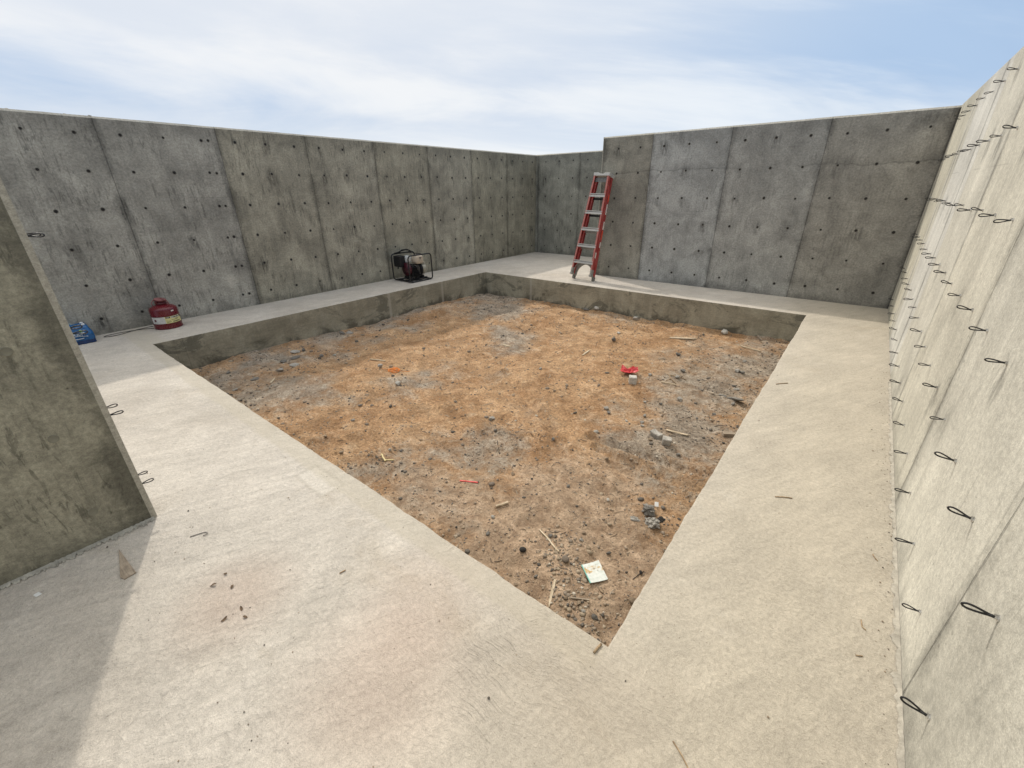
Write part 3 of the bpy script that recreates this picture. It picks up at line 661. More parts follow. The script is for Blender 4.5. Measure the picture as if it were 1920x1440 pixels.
STONES=[
 ('slab_g', -5.742, 2.403, 0.124, 'flat grey stone slab lying by the left pit wall, palest of the slab pile'),
 ('rock_d', -5.689, 2.496, 0.066, 'small dark stone touching the right end of the pale flat slab'),
 ('slab_d', -5.553, 2.146, 0.111, 'dark broken slab lowest left in the slab pile by the left pit wall'),
 ('slab_d', -5.494, 2.286, 0.12, 'long dark slab just below the pale flat slab by the left pit wall'),
 ('slab_g', -5.286, 2.162, 0.102, 'thin grey slab in front of the long dark slab by the left pit wall'),
 ('rock_g', -5.261, 1.963, 0.086, 'squat grey stone in front of the dark slab pile near the left rim'),
 ('slab_d', -5.24, 1.673, 0.133, 'large dark slab alone on the dirt near the left rim corner'),
 ('slab_g', -5.129, 1.405, 0.072, 'brown grey flat stone nearest the left rim of the pit'),
 ('rock_d', -5.663, 1.534, 0.052, 'small dark stone near the left corner of the pit'),
 ('slab_d', -6.036, 3.284, 0.108, 'dark slab at the foot of the left pit wall, beside a grey slab'),
 ('slab_g', -5.966, 3.37, 0.109, 'grey slab at the foot of the left pit wall, beside a dark slab'),
 ('rock_d', -5.314, 2.545, 0.064, 'dark stone right of the slab pile by the left pit wall'),
 ('rock_p', -5.193, 2.66, 0.043, 'pale squarish pebble right of the slab pile'),
 ('rock_g', -4.281, 2.743, 0.066, 'grey stone just left of the orange string tangle'),
 ('rock_d', -3.951, 2.686, 0.044, 'little dark stone below the orange string tangle'),
 ('rock_p', -3.71, 2.569, 0.078, 'white faced stone below the orange string tangle'),
 ('rock_g', -3.441, 1.822, 0.046, 'grey stone on bare orange dirt near the front left rim'),
 ('slab_d', -3.654, 2.039, 0.055, 'flat dark stone in the grey patch left of centre'),
 ('rock_t', -3.37, 1.496, 0.038, 'tan stone close to the middle of the front left rim'),
 ('rock_t', -3.002, 1.435, 0.04, 'tan stone nearest the front left rim above the red stick'),
 ('rock_p', -2.713, 1.708, 0.032, 'pale pebble of a touching pair above the yellow straw'),
 ('rock_d', -2.654, 1.774, 0.032, 'dark pebble of a touching pair above the yellow straw'),
 ('rock_p', -3.481, 6.772, 0.115, 'pale rock against the far pit wall below the ladder'),
 ('slab_d', -3.667, 6.775, 0.117, 'dark slab left of the pale rock under the ladder'),
 ('rock_p', -2.701, 6.7, 0.135, 'pale pointed rock at the foot of the middle of the far pit wall'),
 ('rock_p', -1.31, 6.686, 0.127, 'whitish concrete lump at the foot of the far pit wall near the right corner'),
 ('rock_p', -2.583, 5.808, 0.065, 'pale pebble on tan dirt in front of the pointed rock'),
 ('rock_d', -2.506, 5.489, 0.078, 'dark stone on tan dirt in front of the pointed rock'),
 ('rock_g', -2.727, 3.956, 0.046, 'lone grey pebble in the middle of the orange dirt'),
 ('slab_t', -1.672, 5.177, 0.096, 'flat tan stone between the red scrap and the far wall'),
 ('rock_d', -1.563, 5.479, 0.071, 'dark crumbly stone behind the grey gravel on the right'),
 ('slab_g', -0.821, 5.722, 0.068, 'flat grey stone nearest the far right corner of the pit'),
 ('rock_t', -1.745, 4.183, 0.042, 'brown pebble touching the left of the square concrete block'),
 ('rock_g', -1.583, 4.553, 0.056, 'grey stone just right of the red plastic scrap'),
 ('rock_d', -1.341, 4.958, 0.064, 'dark stone behind the forked twig'),
 ('rock_g', -1.31, 4.681, 0.068, 'grey stone lying against the forked twig'),
 ('rock_g', -0.811, 5.316, 0.077, 'grey stone behind the dark slab by the right rim'),
 ('rock_d', -0.758, 5.315, 0.057, 'dark stone beside a grey one behind the dark slab by the right rim'),
 ('slab_g', -0.708, 4.861, 0.059, 'flat grey stone between the right rim and the dark slab'),
 ('rock_d', -0.765, 4.58, 0.057, 'dark stone just left of and behind the large dark slab'),
 ('rock_g', -0.808, 4.58, 0.046, 'grey stone left of the dark stone behind the large dark slab'),
 ('slab_d', -0.645, 4.512, 0.166, 'largest dark slab on the dirt, beside the right rim'),
 ('rock_g', -0.641, 4.407, 0.049, 'grey stone in front of the large dark slab'),
 ('rock_d', -0.728, 4.041, 0.041, 'dark stone in front left of the large dark slab by the right rim'),
 ('rock_g', -1.103, 4.163, 0.072, 'bluish grey stone on the gravel right of the scrap and block'),
 ('rock_g', -1.374, 3.91, 0.044, 'grey stone below the square concrete block'),
 ('rock_d', -1.23, 3.959, 0.038, 'black pebble below and right of the square concrete block'),
 ('rock_g', -1.618, 3.531, 0.064, 'blue grey lump, upper of two left of the stone row'),
 ('rock_d', -1.564, 3.458, 0.047, 'blue grey lump, lower of two left of the stone row'),
 ('rock_g', -1.26, 3.635, 0.047, 'grey stone at the top of a short row of three'),
 ('rock_g', -1.234, 3.496, 0.051, 'grey stone in the middle of a short row of three'),
 ('rock_g', -1.202, 3.419, 0.04, 'grey stone at the bottom of a short row of three'),
 ('rock_p', -1.354, 3.417, 0.036, 'pale pebble left of a short row of three stones'),
 ('rock_g', -1.475, 3.041, 0.053, 'grey pyramid shaped stone left of the two concrete chunks'),
 ('rock_g', -2.346, 2.595, 0.066, 'upright grey rock on the pale grey patch in the middle of the pit'),
 ('rock_t', -2.54, 3.183, 0.04, 'brown pebble above the upright grey rock'),
 ('rock_t', -2.227, 3.503, 0.035, 'brown pebble right of centre on the orange dirt'),
 ('rock_d', -1.677, 2.64, 0.037, 'dark stone on orange dirt right of the pale grey patch'),
 ('rock_t', -1.032, 3.178, 0.042, 'tan stone tucked against the longer concrete chunk'),
 ('rock_g', -0.769, 3.123, 0.04, 'grey stone in front of the two concrete chunks'),
 ('rock_d', -0.846, 3.884, 0.031, 'dark pebble between the wood lath and the large dark slab'),
 ('rock_t', -1.192, 2.693, 0.039, 'tan stone beside the wheel rut near the right rim'),
 ('rock_t', -1.687, 2.096, 0.041, 'tan stone above and right of the round grey stone'),
 ('rock_r', -1.723, 1.886, 0.048, 'smooth round grey stone right of the red stick'),
 ('rock_d', -1.255, 2.209, 0.031, 'dark pebble on brown dirt above the thin wooden stick'),
 ('rock_p', -0.959, 2.253, 0.03, 'pale pebble left of the black clump'),
 ('rock_p', -1.512, 1.654, 0.029, 'pale oval pebble below the short wooden stick'),
 ('rock_d', -1.423, 1.505, 0.034, 'dark squarish stone near the front left rim'),
 ('rock_k', -1.168, 1.536, 0.042, 'black oval stone left of the thin wooden stick'),
 ('rock_d', -1.088, 1.725, 0.03, 'dark stone touching the thin wooden stick'),
 ('rock_r', -0.9, 1.595, 0.047, 'smooth brown oval stone left of the stained paper card'),
 ('rock_d', -0.743, 1.834, 0.029, 'dark stone above and right of the stained paper card'),
 ('rock_d', -0.996, 1.43, 0.027, 'dark crumbly stone above the wood sliver by the front rim'),
 ('rock_t', -1.069, 1.336, 0.024, 'tan stone at the front left rim beside the dark crumbly one'),
 ('rock_t', -1.134, 1.374, 0.019, 'tan pebble near the front left rim'),
 ('rock_g', -0.919, 1.806, 0.03, 'grey stone above the stained paper card, upper one'),
 ('rock_t', -0.852, 1.781, 0.036, 'tan clod above the stained paper card'),
 ('rock_t', -0.937, 1.877, 0.027, 'pale tan clod right of the thin wooden stick'),
 ('rock_d', -0.59, 1.377, 0.038, 'largest dark stone in the gravel at the front corner of the pit'),
 ('rock_t', -0.756, 1.37, 0.025, 'tan round stone at the left of the corner gravel'),
 ('rock_g', -0.65, 1.364, 0.027, 'grey stone in the middle of the corner gravel'),
 ('rock_t', -0.691, 1.386, 0.028, 'tan stone behind the middle of the corner gravel'),
 ('rock_d', -0.73, 1.344, 0.019, 'small dark stone at the left edge of the corner gravel'),
 ('rock_t', -0.478, 1.583, 0.045, 'reddish clod of dirt against the right rim near the front corner'),
 ('rock_k', -0.528, 1.804, 0.027, 'black knot lying by the right rim near the paper card'),
]
WOOD=[
 ('wood_stick', (-4.662, 2.854), (-4.421, 2.918), 0.021, 'thin pale stick above the orange string tangle'),
 ('wood_chip', (-4.945, 1.716), (-5.047, 1.81), 0.031, 'short split wood chip beside the large dark slab'),
 ('wood_plank', (-1.911, 6.107), (-1.569, 6.238), 0.055, 'splintered pale plank lying near the far pit wall'),
 ('wood_stick', (-0.987, 6.268), (-0.735, 6.191), 0.029, 'straight pale stick near the far right pit corner'),
 ('wood_chip', (-0.897, 6.799), (-0.793, 6.609), 0.031, 'grey wood chip at the foot of the far wall near the right corner'),
 ('wood_chip', (-2.549, 4.657), (-2.571, 4.897), 0.028, 'pale wood chip on orange dirt in front of the ladder'),
 ('wood_chip', (-3.633, 4.323), (-3.487, 4.321), 0.038, 'tan wood chip on the far orange dirt left of the ladder'),
 ('wood_lath', (-0.982, 3.445), (-0.798, 3.448), 0.029, 'pale wood lath beside the two concrete chunks'),
 ('wood_block', (-0.557, 3.61), (-0.449, 3.704), 0.056, 'short wood block half hidden by the right rim'),
 ('wood_stick', (-1.553, 1.736), (-1.503, 1.81), 0.022, 'short pale stick above the oval pebble'),
 ('wood_stick', (-1.183, 1.738), (-0.968, 1.632), 0.014, 'long thin straight stick left of the paper card'),
 ('wood_sliver', (-0.877, 1.447), (-0.812, 1.293), 0.024, 'splintered wood sliver leaning on the front rim'),
 ('wood_chip', (-0.663, 1.566), (-0.628, 1.542), 0.02, 'small brown wood chip below the stained paper card'),
 ('wood_stick', (-0.746, 1.38), (-0.659, 1.44), 0.011, 'grey stick lying across the corner gravel'),
 ('wood_chip', (-0.97, 4.565), (-0.847, 4.475), 0.041, 'grey brown board scrap on the gravel left of the large dark slab'),
 ('wood_stick', (-1.405, 4.432), (-1.242, 4.447), 0.018, 'dry crooked twig below the forked twig'),
 ('red_stick', (-1.962, 1.791), (-1.822, 1.842), 0.012, 'thin red plastic stick on brown dirt in the front half'),
 ('straw', (-2.716, 1.626), (-2.614, 1.589), 0.018, 'yellow straw piece, steeper of two forming an L'),
 ('straw', (-2.627, 1.598), (-2.553, 1.627), 0.013, 'yellow straw piece, flatter of two forming an L'),
]
# ------------------------------------------------------------------ step ladder leaning on the free end of the back wall
def make_ladder():
    root = empty('step_ladder', (-4.012, 7.205, 0.0)); th = R(15.6)
    tag(root, 'closed red fibreglass step ladder with silver steps leaning on the wall end', 'ladder')
    m = Matrix(((1, 0, 0), (0, math.sin(th), -math.cos(th)), (0, math.cos(th), math.sin(th)))).to_4x4() @ Matrix.Rotation(R(-1.6), 4, 'Z')
    root.rotation_euler = m.to_euler()
    W = lambda v: .221-.073*v/1.8
    def rail(side, v0, v1, n0, dep, fl):
        prof = [(0, 0), (0, dep), (-fl, dep), (-fl, dep-.005), (-.005, dep-.005), (-.005, .005), (-fl, .005), (-fl, 0)]
        b = MB(); V = [(side*(W(v)+pu), v, n0+pn) for v in (v0, v1) for pu, pn in prof]
        f = [tuple(range(8)), tuple(range(8, 16))]+[(i, (i+1) % 8, (i+1) % 8+8, i+8) for i in range(8)]
        b.add(V, f); return b
    for sd in (-1, 1):
        rr = rail(sd, .05, 1.80, .0, .058, .026).build('rear_rail', M['fib'], root)
        fr = rail(sd, .15, 1.80, .098, .074, .030).build('front_rail', M['fib'], root)
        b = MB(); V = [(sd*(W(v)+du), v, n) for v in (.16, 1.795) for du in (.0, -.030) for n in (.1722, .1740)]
        b.add(V, [(0, 1, 3, 2), (4, 6, 7, 5), (0, 2, 6, 4), (1, 5, 7, 3), (2, 3, 7, 6), (0, 4, 5, 1)]); b.build('skylit_faded_edge', M['pink'], fr)  # weathered red, with sky light on the front flange painted in as paler pink
        if sd == 1:
            for v0, v1, mm, nn in ((1.18, 1.36, 'stick_w', 0), (.92, 1.06, 'stick_w', 0), (.60, .70, 'stick_w', 0), (.40, .50, 'stick_w', 1), (.74, .90, 'stick_r', 0), (1.40, 1.52, 'stick_r', 0)):
                n0 = (.010, .110)[nn]; b = MB(); V = []
                for v in (v0, v1):
                    for du in (.0004, .0014):
                        for n in (n0, n0+.040): V.append((W(v)+du, v, n))
                b.add(V, [(0, 1, 3, 2), (4, 6, 7, 5), (0, 2, 6, 4), (1, 5, 7, 3), (2, 3, 7, 6), (0, 4, 5, 1)]); b.build('sticker', M[mm], (rr, fr)[nn])
        # feet
        b = MB(); b.box((sd*(W(0)-.013), .035, .028), (.042, .075, .070), bev=.008); b.build('foot', M['rub'], root)
        b = MB(); b.box((sd*(W(.1)-.013), .135, .136), (.036, .110, .080), bev=.008); b.box((sd*(W(.1)-.013), .078, .138), (.052, .034, .092), bev=.008); b.build('foot', M['alud'], root)
        # diagonal knee brace below the first step
        b = MB(); b.tube([(sd*(W(.14)-.012), .14, .110), (sd*(W(.2)-.035), .22, .105), (sd*.095, .318, .105)], .010, 6); b.build('knee_brace', M['alud'], root)
    for k in range(5):
        v = .325+.2925*k; w = W(v)-.006
        b = MB(); b.box((0, v, .136), (2*w, .005, .074)); b.box((0, v-.034, .1745), (2*w, .030, .004)); b.box((0, v+.001, .1745), (2*w, .011, .006)); b.box((0, v-.016, .0985), (2*w, .030, .003))
        b.box((0, v-.012, .1560), (2*w, .020, .003))
        for q in range(4): b.box((0, v+.0035, .108+.016*q), (2*w, .002, .005))
        b.build('step', M['alu'], root)
        if k:
            b = MB(); b.box((0, v-.052, .026), (2*(W(v)-.004), .034, .018)); b.build('rear_brace', M['black_m'] if k > 2 else M['alud'], root)  # upper braces coloured black to paint in the shade under the steps
    # arched kick plate between the rear rails
    pl = []; w0 = W(.05)-.006; w1 = W(.34)-.006
    pl += [(-w0, .05), (-w1, .345), (w1, .345), (w0, .05), (w0-.035, .05)]
    for i in range(15):
        a = math.pi*i/14; pl.append(((w0-.045)*math.cos(a), .07+.205*math.sin(a)))
    pl.append((-w0+.035, .05))
    b = MB(); b.prism(pl, .034, Matrix.Translation((0, 0, .010))); b.build('arch_brace', M['alud'], root)
    # top cap with tool notch
    ol = [(-.155, -.022), (-.160, .024), (-.150, .032), (-.060, .031), (-.035, .012), (.030, .010), (.060, .030), (.150, .032), (.160, .024), (.155, -.022)]
    b = MB(); b.prism(ol, .205, Matrix.Translation((0, 1.822, -.03))); o = b.build('top_cap', M['capg'], root)
    md = o.modifiers.new('bevel', 'BEVEL'); md.width = .005; md.segments = 2
    b = MB(); b.box((0, 1.74, .135), (.26, .07, .004)); b.build('cap_plate', M['eng'], root)
make_ladder()

# ------------------------------------------------------------------ red gas can
def make_can():
    root = empty('gas_can', (-6.80, 1.365, 0.0), 0)
    tag(root, 'round dark red metal gas can with yellow and white label', 'gas can')
    r = .150
    b = MB(); b.lathe([(r-.012, 0), (r-.002, .004), (r, .012), (r-.003, .020), (r-.003, .060), (r, .066), (r-.003, .072), (r-.003, .165), (r, .172), (r-.003, .180), (r-.003, .238), (r-.010, .256), (r-.030, .270), (.075, .290), (.058, .296)], seg=56)
    b.build('body', M['can'], root, True)
    b = MB(); b.lathe([(.057, .294), (.057, .318), (.050, .322), (.050, .336)], seg=32); b.box((.010, -.052, .322), (.05, .02, .03), bev=.004); b.build('neck', M['can_d'], root, True)
    tl = Matrix.Translation((0, 0, .342)) @ Matrix.Rotation(R(-9), 4, 'X') @ Matrix.Rotation(R(5), 4, 'Y')
    b = MB(); b.lathe([(.060, 0), (.063, .006), (.063, .020), (.050, .028), (.020, .032)], seg=32); b.v = [tuple(tl @ Vector(v)) for v in b.v]
    cp = b.build('spout_cap', M['can_p'], root, True)
    b = MB(); b.lathe([(.0635, -.003), (.0655, .001), (.0655, .008), (.0635, .012)], seg=32, cap=False); b.v = [tuple(tl @ Vector(v)) for v in b.v]; b.build('cap_rim', M['can_d'], cp, True)
    b = MB(); b.tube([(-.03, -.085, .283), (-.07, -.082, .315), (-.105, -.05, .340), (-.115, 0, .346), (-.105, .05, .340), (-.07, .082, .315), (-.03, .085, .283)], .0055, 8); b.build('handle', M['can_p'], root, True)
    b = MB(); b.tube([(.03, .0, .375), (.075, .03, .352), (.085, .05, .315)], .004, 6); b.build('trigger', M['can_d'], root, True)
    def band(name, mat, a0, a1, z0, z1, rr, par):
        b = MB(); b.lathe([(rr, z0), (rr, z1)], seg=24, a0=R(a0), a1=R(a1), cap=False); return b.build(name, mat, par, True)
    la = band('label', M['lab_w'], -82, -18, .076, .160, r-.0010, root); ly = band('label', M['lab_y'], -18, 62, .076, .160, r-.0010, root)
    band('warning_mark', M['can_d'], -66, -56, .105, .132, r-.0004, la)
    k = 0
    for (a0, a1, z0, z1) in ((-15, 4, .139, .157), (50, 60, .132, .158), (-14, 4, .088, .093), (12, 46, .085, .098), (8, 34, .112, .116), (-12, 2, .104, .107), (24, 48, .122, .126)):
        band('label_print', M['ink'], a0, a1, z0, z1, r-.0004, ly)
    band('label_print', M['lab_w'], -11, -1, .144, .151, r-.0001, ly); band('label_print', M['lab_w'], 8, 48, .136, .156, r-.0006, ly)
    for i in range(7): band('label_print', M['ink'], 10+5*i, 12.4+5*i+(i % 3), .139, .153, r-.0003, ly)
    for i in range(6): band('label_print', M['lab_y'], 15+5*i, 16.5+5*i, .086, .097, r-.0002, ly)
    band('sticker', M['stick_w'], 17, 30, .216, .232, r-.0018, root)
make_can()
b = MB(); pts = [(-6.86, 1.22, .004), (-6.93, 1.12, .004), (-6.97, .98, .004), (-6.97, .80, .004), (-6.93, .74, .004), (-6.88, .79, .004), (-6.89, .90, .004), (-6.94, 1.02, .007), (-6.97, 1.14, .006), (-6.99, 1.25, .004)]
sm = []
for i in range(len(pts)-1):
    for k in range(6):
        t = k/6; p0, p1, p2, p3 = [Vector(pts[max(0, min(len(pts)-1, i+d))]) for d in (-1, 0, 1, 2)]
        sm.append(.5*((2*p1)+(p2-p0)*t+(2*p0-5*p1+4*p2-p3)*t*t+(3*p1-p0-3*p2+p3)*t**3))
b.tube(sm, .0035, 6); tag(b.build('cable', M['wire'], None, True), 'thin dark cable loop on the floor between blue pack and gas can', 'cable')

# ------------------------------------------------------------------ portable generator
def rrect(y0, y1, z0, z1, x, r, n=6):
    p = []
    for cy, cz, a0 in ((y1-r, z1-r, 0), (y0+r, z1-r, 90), (y0+r, z0+r, 180), (y1-r, z0+r, 270)):
        for k in range(n+1):
            a = R(a0+90*k/n); p.append((x, cy+r*math.cos(a), cz+r*math.sin(a)))
    return p
def make_generator():
    root = empty('portable_generator', (-6.690, 5.305, 0.0))
    tag(root, 'open frame engine generator with cream tank in black tube frame', 'generator')
    for x in (-.245, .245):
        b = MB(); b.tube(rrect(-.275, .275, .014, .490, x, .06), .0125, 10, closed=True); b.build('tube_frame', M['black'], root, True)
    b = MB()
    for y in (-.22, .0, .22): b.box((0, y, .022), (.48, .05, .014))
    for x in (-.10, .10): b.box((x, 0, .036), (.05, .50, .012))
    b.build('skid', M['black_m'], root)
    b = MB()
    for k in range(4):
        a = k*.02; b.tube([(-.235+.02*k, -.20+a, .502), (-.20+.02*k, -.10, .525+.012*k), (-.19+.02*k, .02, .545+.006*k), (-.20+.01*k, .12, .525), (-.235, .20-a, .502)], .0075, 7)
    b.tube([(-.245, -.1, .503), (.05, -.06, .520), (.245, .04, .503)], .007, 7)
    b.build('carry_handle', M['black_m'], root, True)
    b = MB(); b.box((-.12, -.19, .365), (.20, .13, .20), bev=.016)
    for k in range(6): b.box((-.12, -.258, .30+.026*k), (.15, .008, .010))
    b.build('muffler', M['black_m'], root)
    b = MB(); b.box((-.04, -.075, .395), (.15, .125, .125), bev=.030); b.box((-.04, -.075, .462), (.06, .06, .014), bev=.005); b.build('air_cleaner', M['gry_p'], root, True)
    b = MB(); b.box((.075, .075, .385), (.19, .165, .160), bev=.045); t = b.build('fuel_tank', M['cream'], root, True)
    b = MB(); b.lathe([(.028, 0), (.030, .012), (.022, .018)], c=(.075, .085, .463), seg=18); b.build('tank_cap', M['black'], t)
    b = MB(); b.box((.1745, .070, .425), (.003, .060, .012)); b.box((.1745, .070, .404), (.003, .036, .006)); b.build('tank_badge', M['eng'], t)
    b = MB(); b.box((.175, .075, .37), (.002, .150, .003)); b.build('tank_seam', M['cast'], t)
    b = MB(); b.lathe([(.02, 0), (.085, .005), (.115, .03), (.120, .075)], seg=28); q = Matrix.Translation((.03, -.10, .225)) @ Matrix.Rotation(R(90), 4, 'X') ; b.v = [tuple(q @ Vector(v)) for v in b.v]; b.build('fan_shroud', M['maroon'], root, True)
    b = MB(); b.box((.0, .0, .175), (.24, .20, .23), bev=.02)
    for k in range(7): b.box((.02, .0, .10+.025*k), (.28, .16, .006))
    b.lathe([(.05, 0), (.05, .06)], c=(.08, .02, .05), seg=16)
    b.build('engine_block', M['black_m'], root)
    b = MB(); b.tube([(.135, -.05, .30), (.150, .0, .26), (.150, .04, .20), (.145, .06, .12)], .009, 7); b.tube([(.145, .01, .29), (.155, .05, .24), (.150, .02, .17)], .006, 6); b.box((.140, .03, .22), (.02, .05, .05), bev=.004); b.build('carburettor', M['eng'], root)
    qy = Matrix.Rotation(R(-90), 4, 'X')
    b = MB(); b.lathe([(.125, 0), (.135, .01), (.135, .035), (.10, .04)], seg=30); q = Matrix.Translation((.03, .095, .195)) @ qy; b.v = [tuple(q @ Vector(v)) for v in b.v]; b.build('bell_housing', M['black_m'], root, True)
    b = MB(); b.lathe([(.09, 0), (.105, .01), (.108, .09), (.100, .12), (.04, .125)], seg=30); q = Matrix.Translation((.03, .130, .195)) @ qy; b.v = [tuple(q @ Vector(v)) for v in b.v]; al = b.build('alternator', M['cast'], root, True)
    b = MB(); b.box((.03, .19, .308), (.15, .11, .035), bev=.008); b.build('outlet_box', M['cast'], al)
    for y in (.15, -.12):
        b = MB(); b.box((.02, y, .062), (.20, .05, .05), bev=.006); b.build('mount', M['black_m'], root)
make_generator()

# ------------------------------------------------------------------ shrink wrapped bottle pack
def make_pack():
    root = empty('bottle_pack', (-6.905, .452, 0.0))
    tag(root, 'blue shrink wrapped pack of water bottles half hidden by the foreground wall', 'bottle pack')
    hx, hy, H = .140, .200, .198; nb = 6; V = []; F = []
    nu, nz = 96, 14
    def ringpt(u, z):
        # rounded rectangle with bottle bulges along its sides, drawn in towards the top
        per = 4*(hx+hy); s_ = u*per
        seq = [((hx, -hy), (hx, hy), 6), ((hx, hy), (-hx, hy), 4), ((-hx, hy), (-hx, -hy), 6), ((-hx, -hy), (hx, -hy), 4)]
        for a, c, k in seq:
            L = math.hypot(c[0]-a[0], c[1]-a[1])
            if s_ <= L+1e-9: break
            s_ -= L
        t = s_/L; x = a[0]+(c[0]-a[0])*t; y = a[1]+(c[1]-a[1])*t
        bul = abs(math.sin(math.pi*t*k))**.6; ins = .019*(1-bul)
        f = z/H; sh = 1-.26*(max(0, f-.55)/.45)**1.5
        ins += .006*mnoise.noise(Vector((x*14, y*14, z*16)))
        rx = 1-ins/hx; ry = 1-ins/hy
        return Vector((x*rx*sh, y*ry*(1-.10*max(0, f-.62)/.38), z))
    for j in range(nz+1):
        for i in range(nu): V.append(ringpt(i/nu, H*j/nz))
    for j in range(nz):
        for i in range(nu): F.append((j*nu+i, j*nu+(i+1) % nu, (j+1)*nu+(i+1) % nu, (j+1)*nu+i))
    # sagging top film over bottle shoulders
    base = nz*nu; rings = 6; prev = [base+i for i in range(nu)]
    for r_ in range(1, rings):
        k = 1-r_/rings; cur = []
        for i in range(nu):
            p = V[base+i]; x, y = p[0]*k, p[1]*k
            z = H+.012*abs(math.sin(x*48)*math.sin(y*48))-.010*abs(math.sin(x*20+1))
            cur.append(len(V)); V.append(Vector((x, y, z)))
        for i in range(nu): F.append((prev[i], prev[(i+1) % nu], cur[(i+1) % nu], cur[i]))
        prev = cur
    F.append(tuple(prev)); F.append(tuple(range(nu))[::-1])
    mi = [1 if (sum(V[q][2] for q in f)/len(f) < .045) else 0 for f in F]
    mesh_obj('shrink_wrap', V, F, None, root, True, mats=[M['blue'], M['blue_d']], mi=mi)
    for yy in (-.165, .15):
        for xx in (-.06, .04):
            b = MB(); b.lathe([(.015, 0), (.016, .003), (.016, .016), (.013, .019)], c=(xx, yy, H-.004), seg=14); b.build('bottle_cap', M['capw'], root, True)
    b = MB(); b.tube([(.03, -.13, H), (.035, -.09, H+.035), (.04, -.02, H+.045), (.03, .05, H+.03), (.02, .09, H)], [.004, .007, .007, .007, .004], 6); b.build('carry_strap', M['clear'], root, True)
    def on(t, z): p = ringpt(t, z); return Vector((p[0]+.003, p[1], p[2]))
    t0, t1 = .06, .255
    b = MB()
    for k in range(6):                                             # illegible white script across the long side
        u = t0+(t1-t0)*k/6; du = (t1-t0)/6
        pts = [on(u+du*q/8, .112+.014*math.sin(q*1.6+k*1.3)+.012*(k % 2)) for q in range(8)]
        b.tube(pts, .0042, 5)
    b.tube([on(t0+(t1-t0)*q/14, .083+.018*math.sin(math.pi*q/14)) for q in range(15)], .0035, 5)
    b.tube([on(t0+.05+(t1-t0-.08)*q/14, .070+.006*math.sin(math.pi*q/7)) for q in range(15)], .005, 5)
    b.build('print', M['white_ink'], root, True)
    b = MB(); c0 = on(.225, .150); b.lathe([(.016, 0), (.014, .003), (.0, .004)], seg=18, cap=False); q = Matrix.Translation(c0) @ Matrix.Rotation(R(75), 4, 'Y'); b.v = [tuple(q @ Vector(v)) for v in b.v]; b.build('print', M['green'], root, True)
    b = MB()
    for k in range(3): b.tube([on(.085+.035*k, .180-.002*k), on(.10+.035*k, .145)], .004, 5)
    b.build('print', M['clear'], root, True)
make_pack()

# ------------------------------------------------------------------ stones
def stone_mesh(seed, kind):
    rs = np.random.default_rng(seed); v, f = ico(3); v = v.copy()
    if kind != 'round':
        for _ in range(11 if kind == 'rock' else 8):
            n = rs.normal(size=3); n /= np.linalg.norm(n); d = rs.uniform(.52, .82); e = v@n; k = e > d; v[k] -= np.outer(e[k]-d, n)
    off = np.array([mnoise.noise(Vector((p[0]*2.1+seed, p[1]*2.1, p[2]*2.1)))*.10+mnoise.noise(Vector((p[0]*6+seed, p[1]*6, p[2]*6)))*.05 for p in v])
    v = v*(1+off*(1 if kind != 'round' else .5))[:, None]
    sc = dict(rock=(.58, .48, .40), slab=(.60, .46, .17), round=(.54, .44, .36))[kind]
    v = v*np.array(sc); b = MB(); b.add(v, f); o = b.build('stone', M['g'], smooth=(kind == 'round')); me = o.data; bpy.data.objects.remove(o); return me
SM = {k: [stone_mesh(s+17*i, k) for s in range(6)] for i, k in enumerate(('rock', 'slab', 'round'))}
_mc = {}
def stone_data(kind, mat):
    i = random.randrange(6); key = (kind, i, mat)
    if key not in _mc:
        me = SM[kind][i].copy(); me.materials.clear(); me.materials.append(M[mat]); _mc[key] = me
    return _mc[key]
NAMES = {'rock': 'stone', 'slab': 'stone_slab', 'round': 'stone'}
for k, x, y, s, lab in STONES:
    kind, mat = k.split('_'); kind = 'round' if mat in 'r' or 'oval' in lab else kind
    o = bpy.data.objects.new(NAMES[kind], stone_data(kind, mat)); s *= .95
    o.scale = (s, s*random.uniform(.85, 1.1), s*random.uniform(.85, 1.15)); o.rotation_euler = (random.uniform(-.25, .25), random.uniform(-.25, .25), random.uniform(0, 6.28))
    o.location = (x, y, gz(x, y)+s*(.12 if kind == 'slab' else .26)); link(o); tag(o, lab, 'stone')

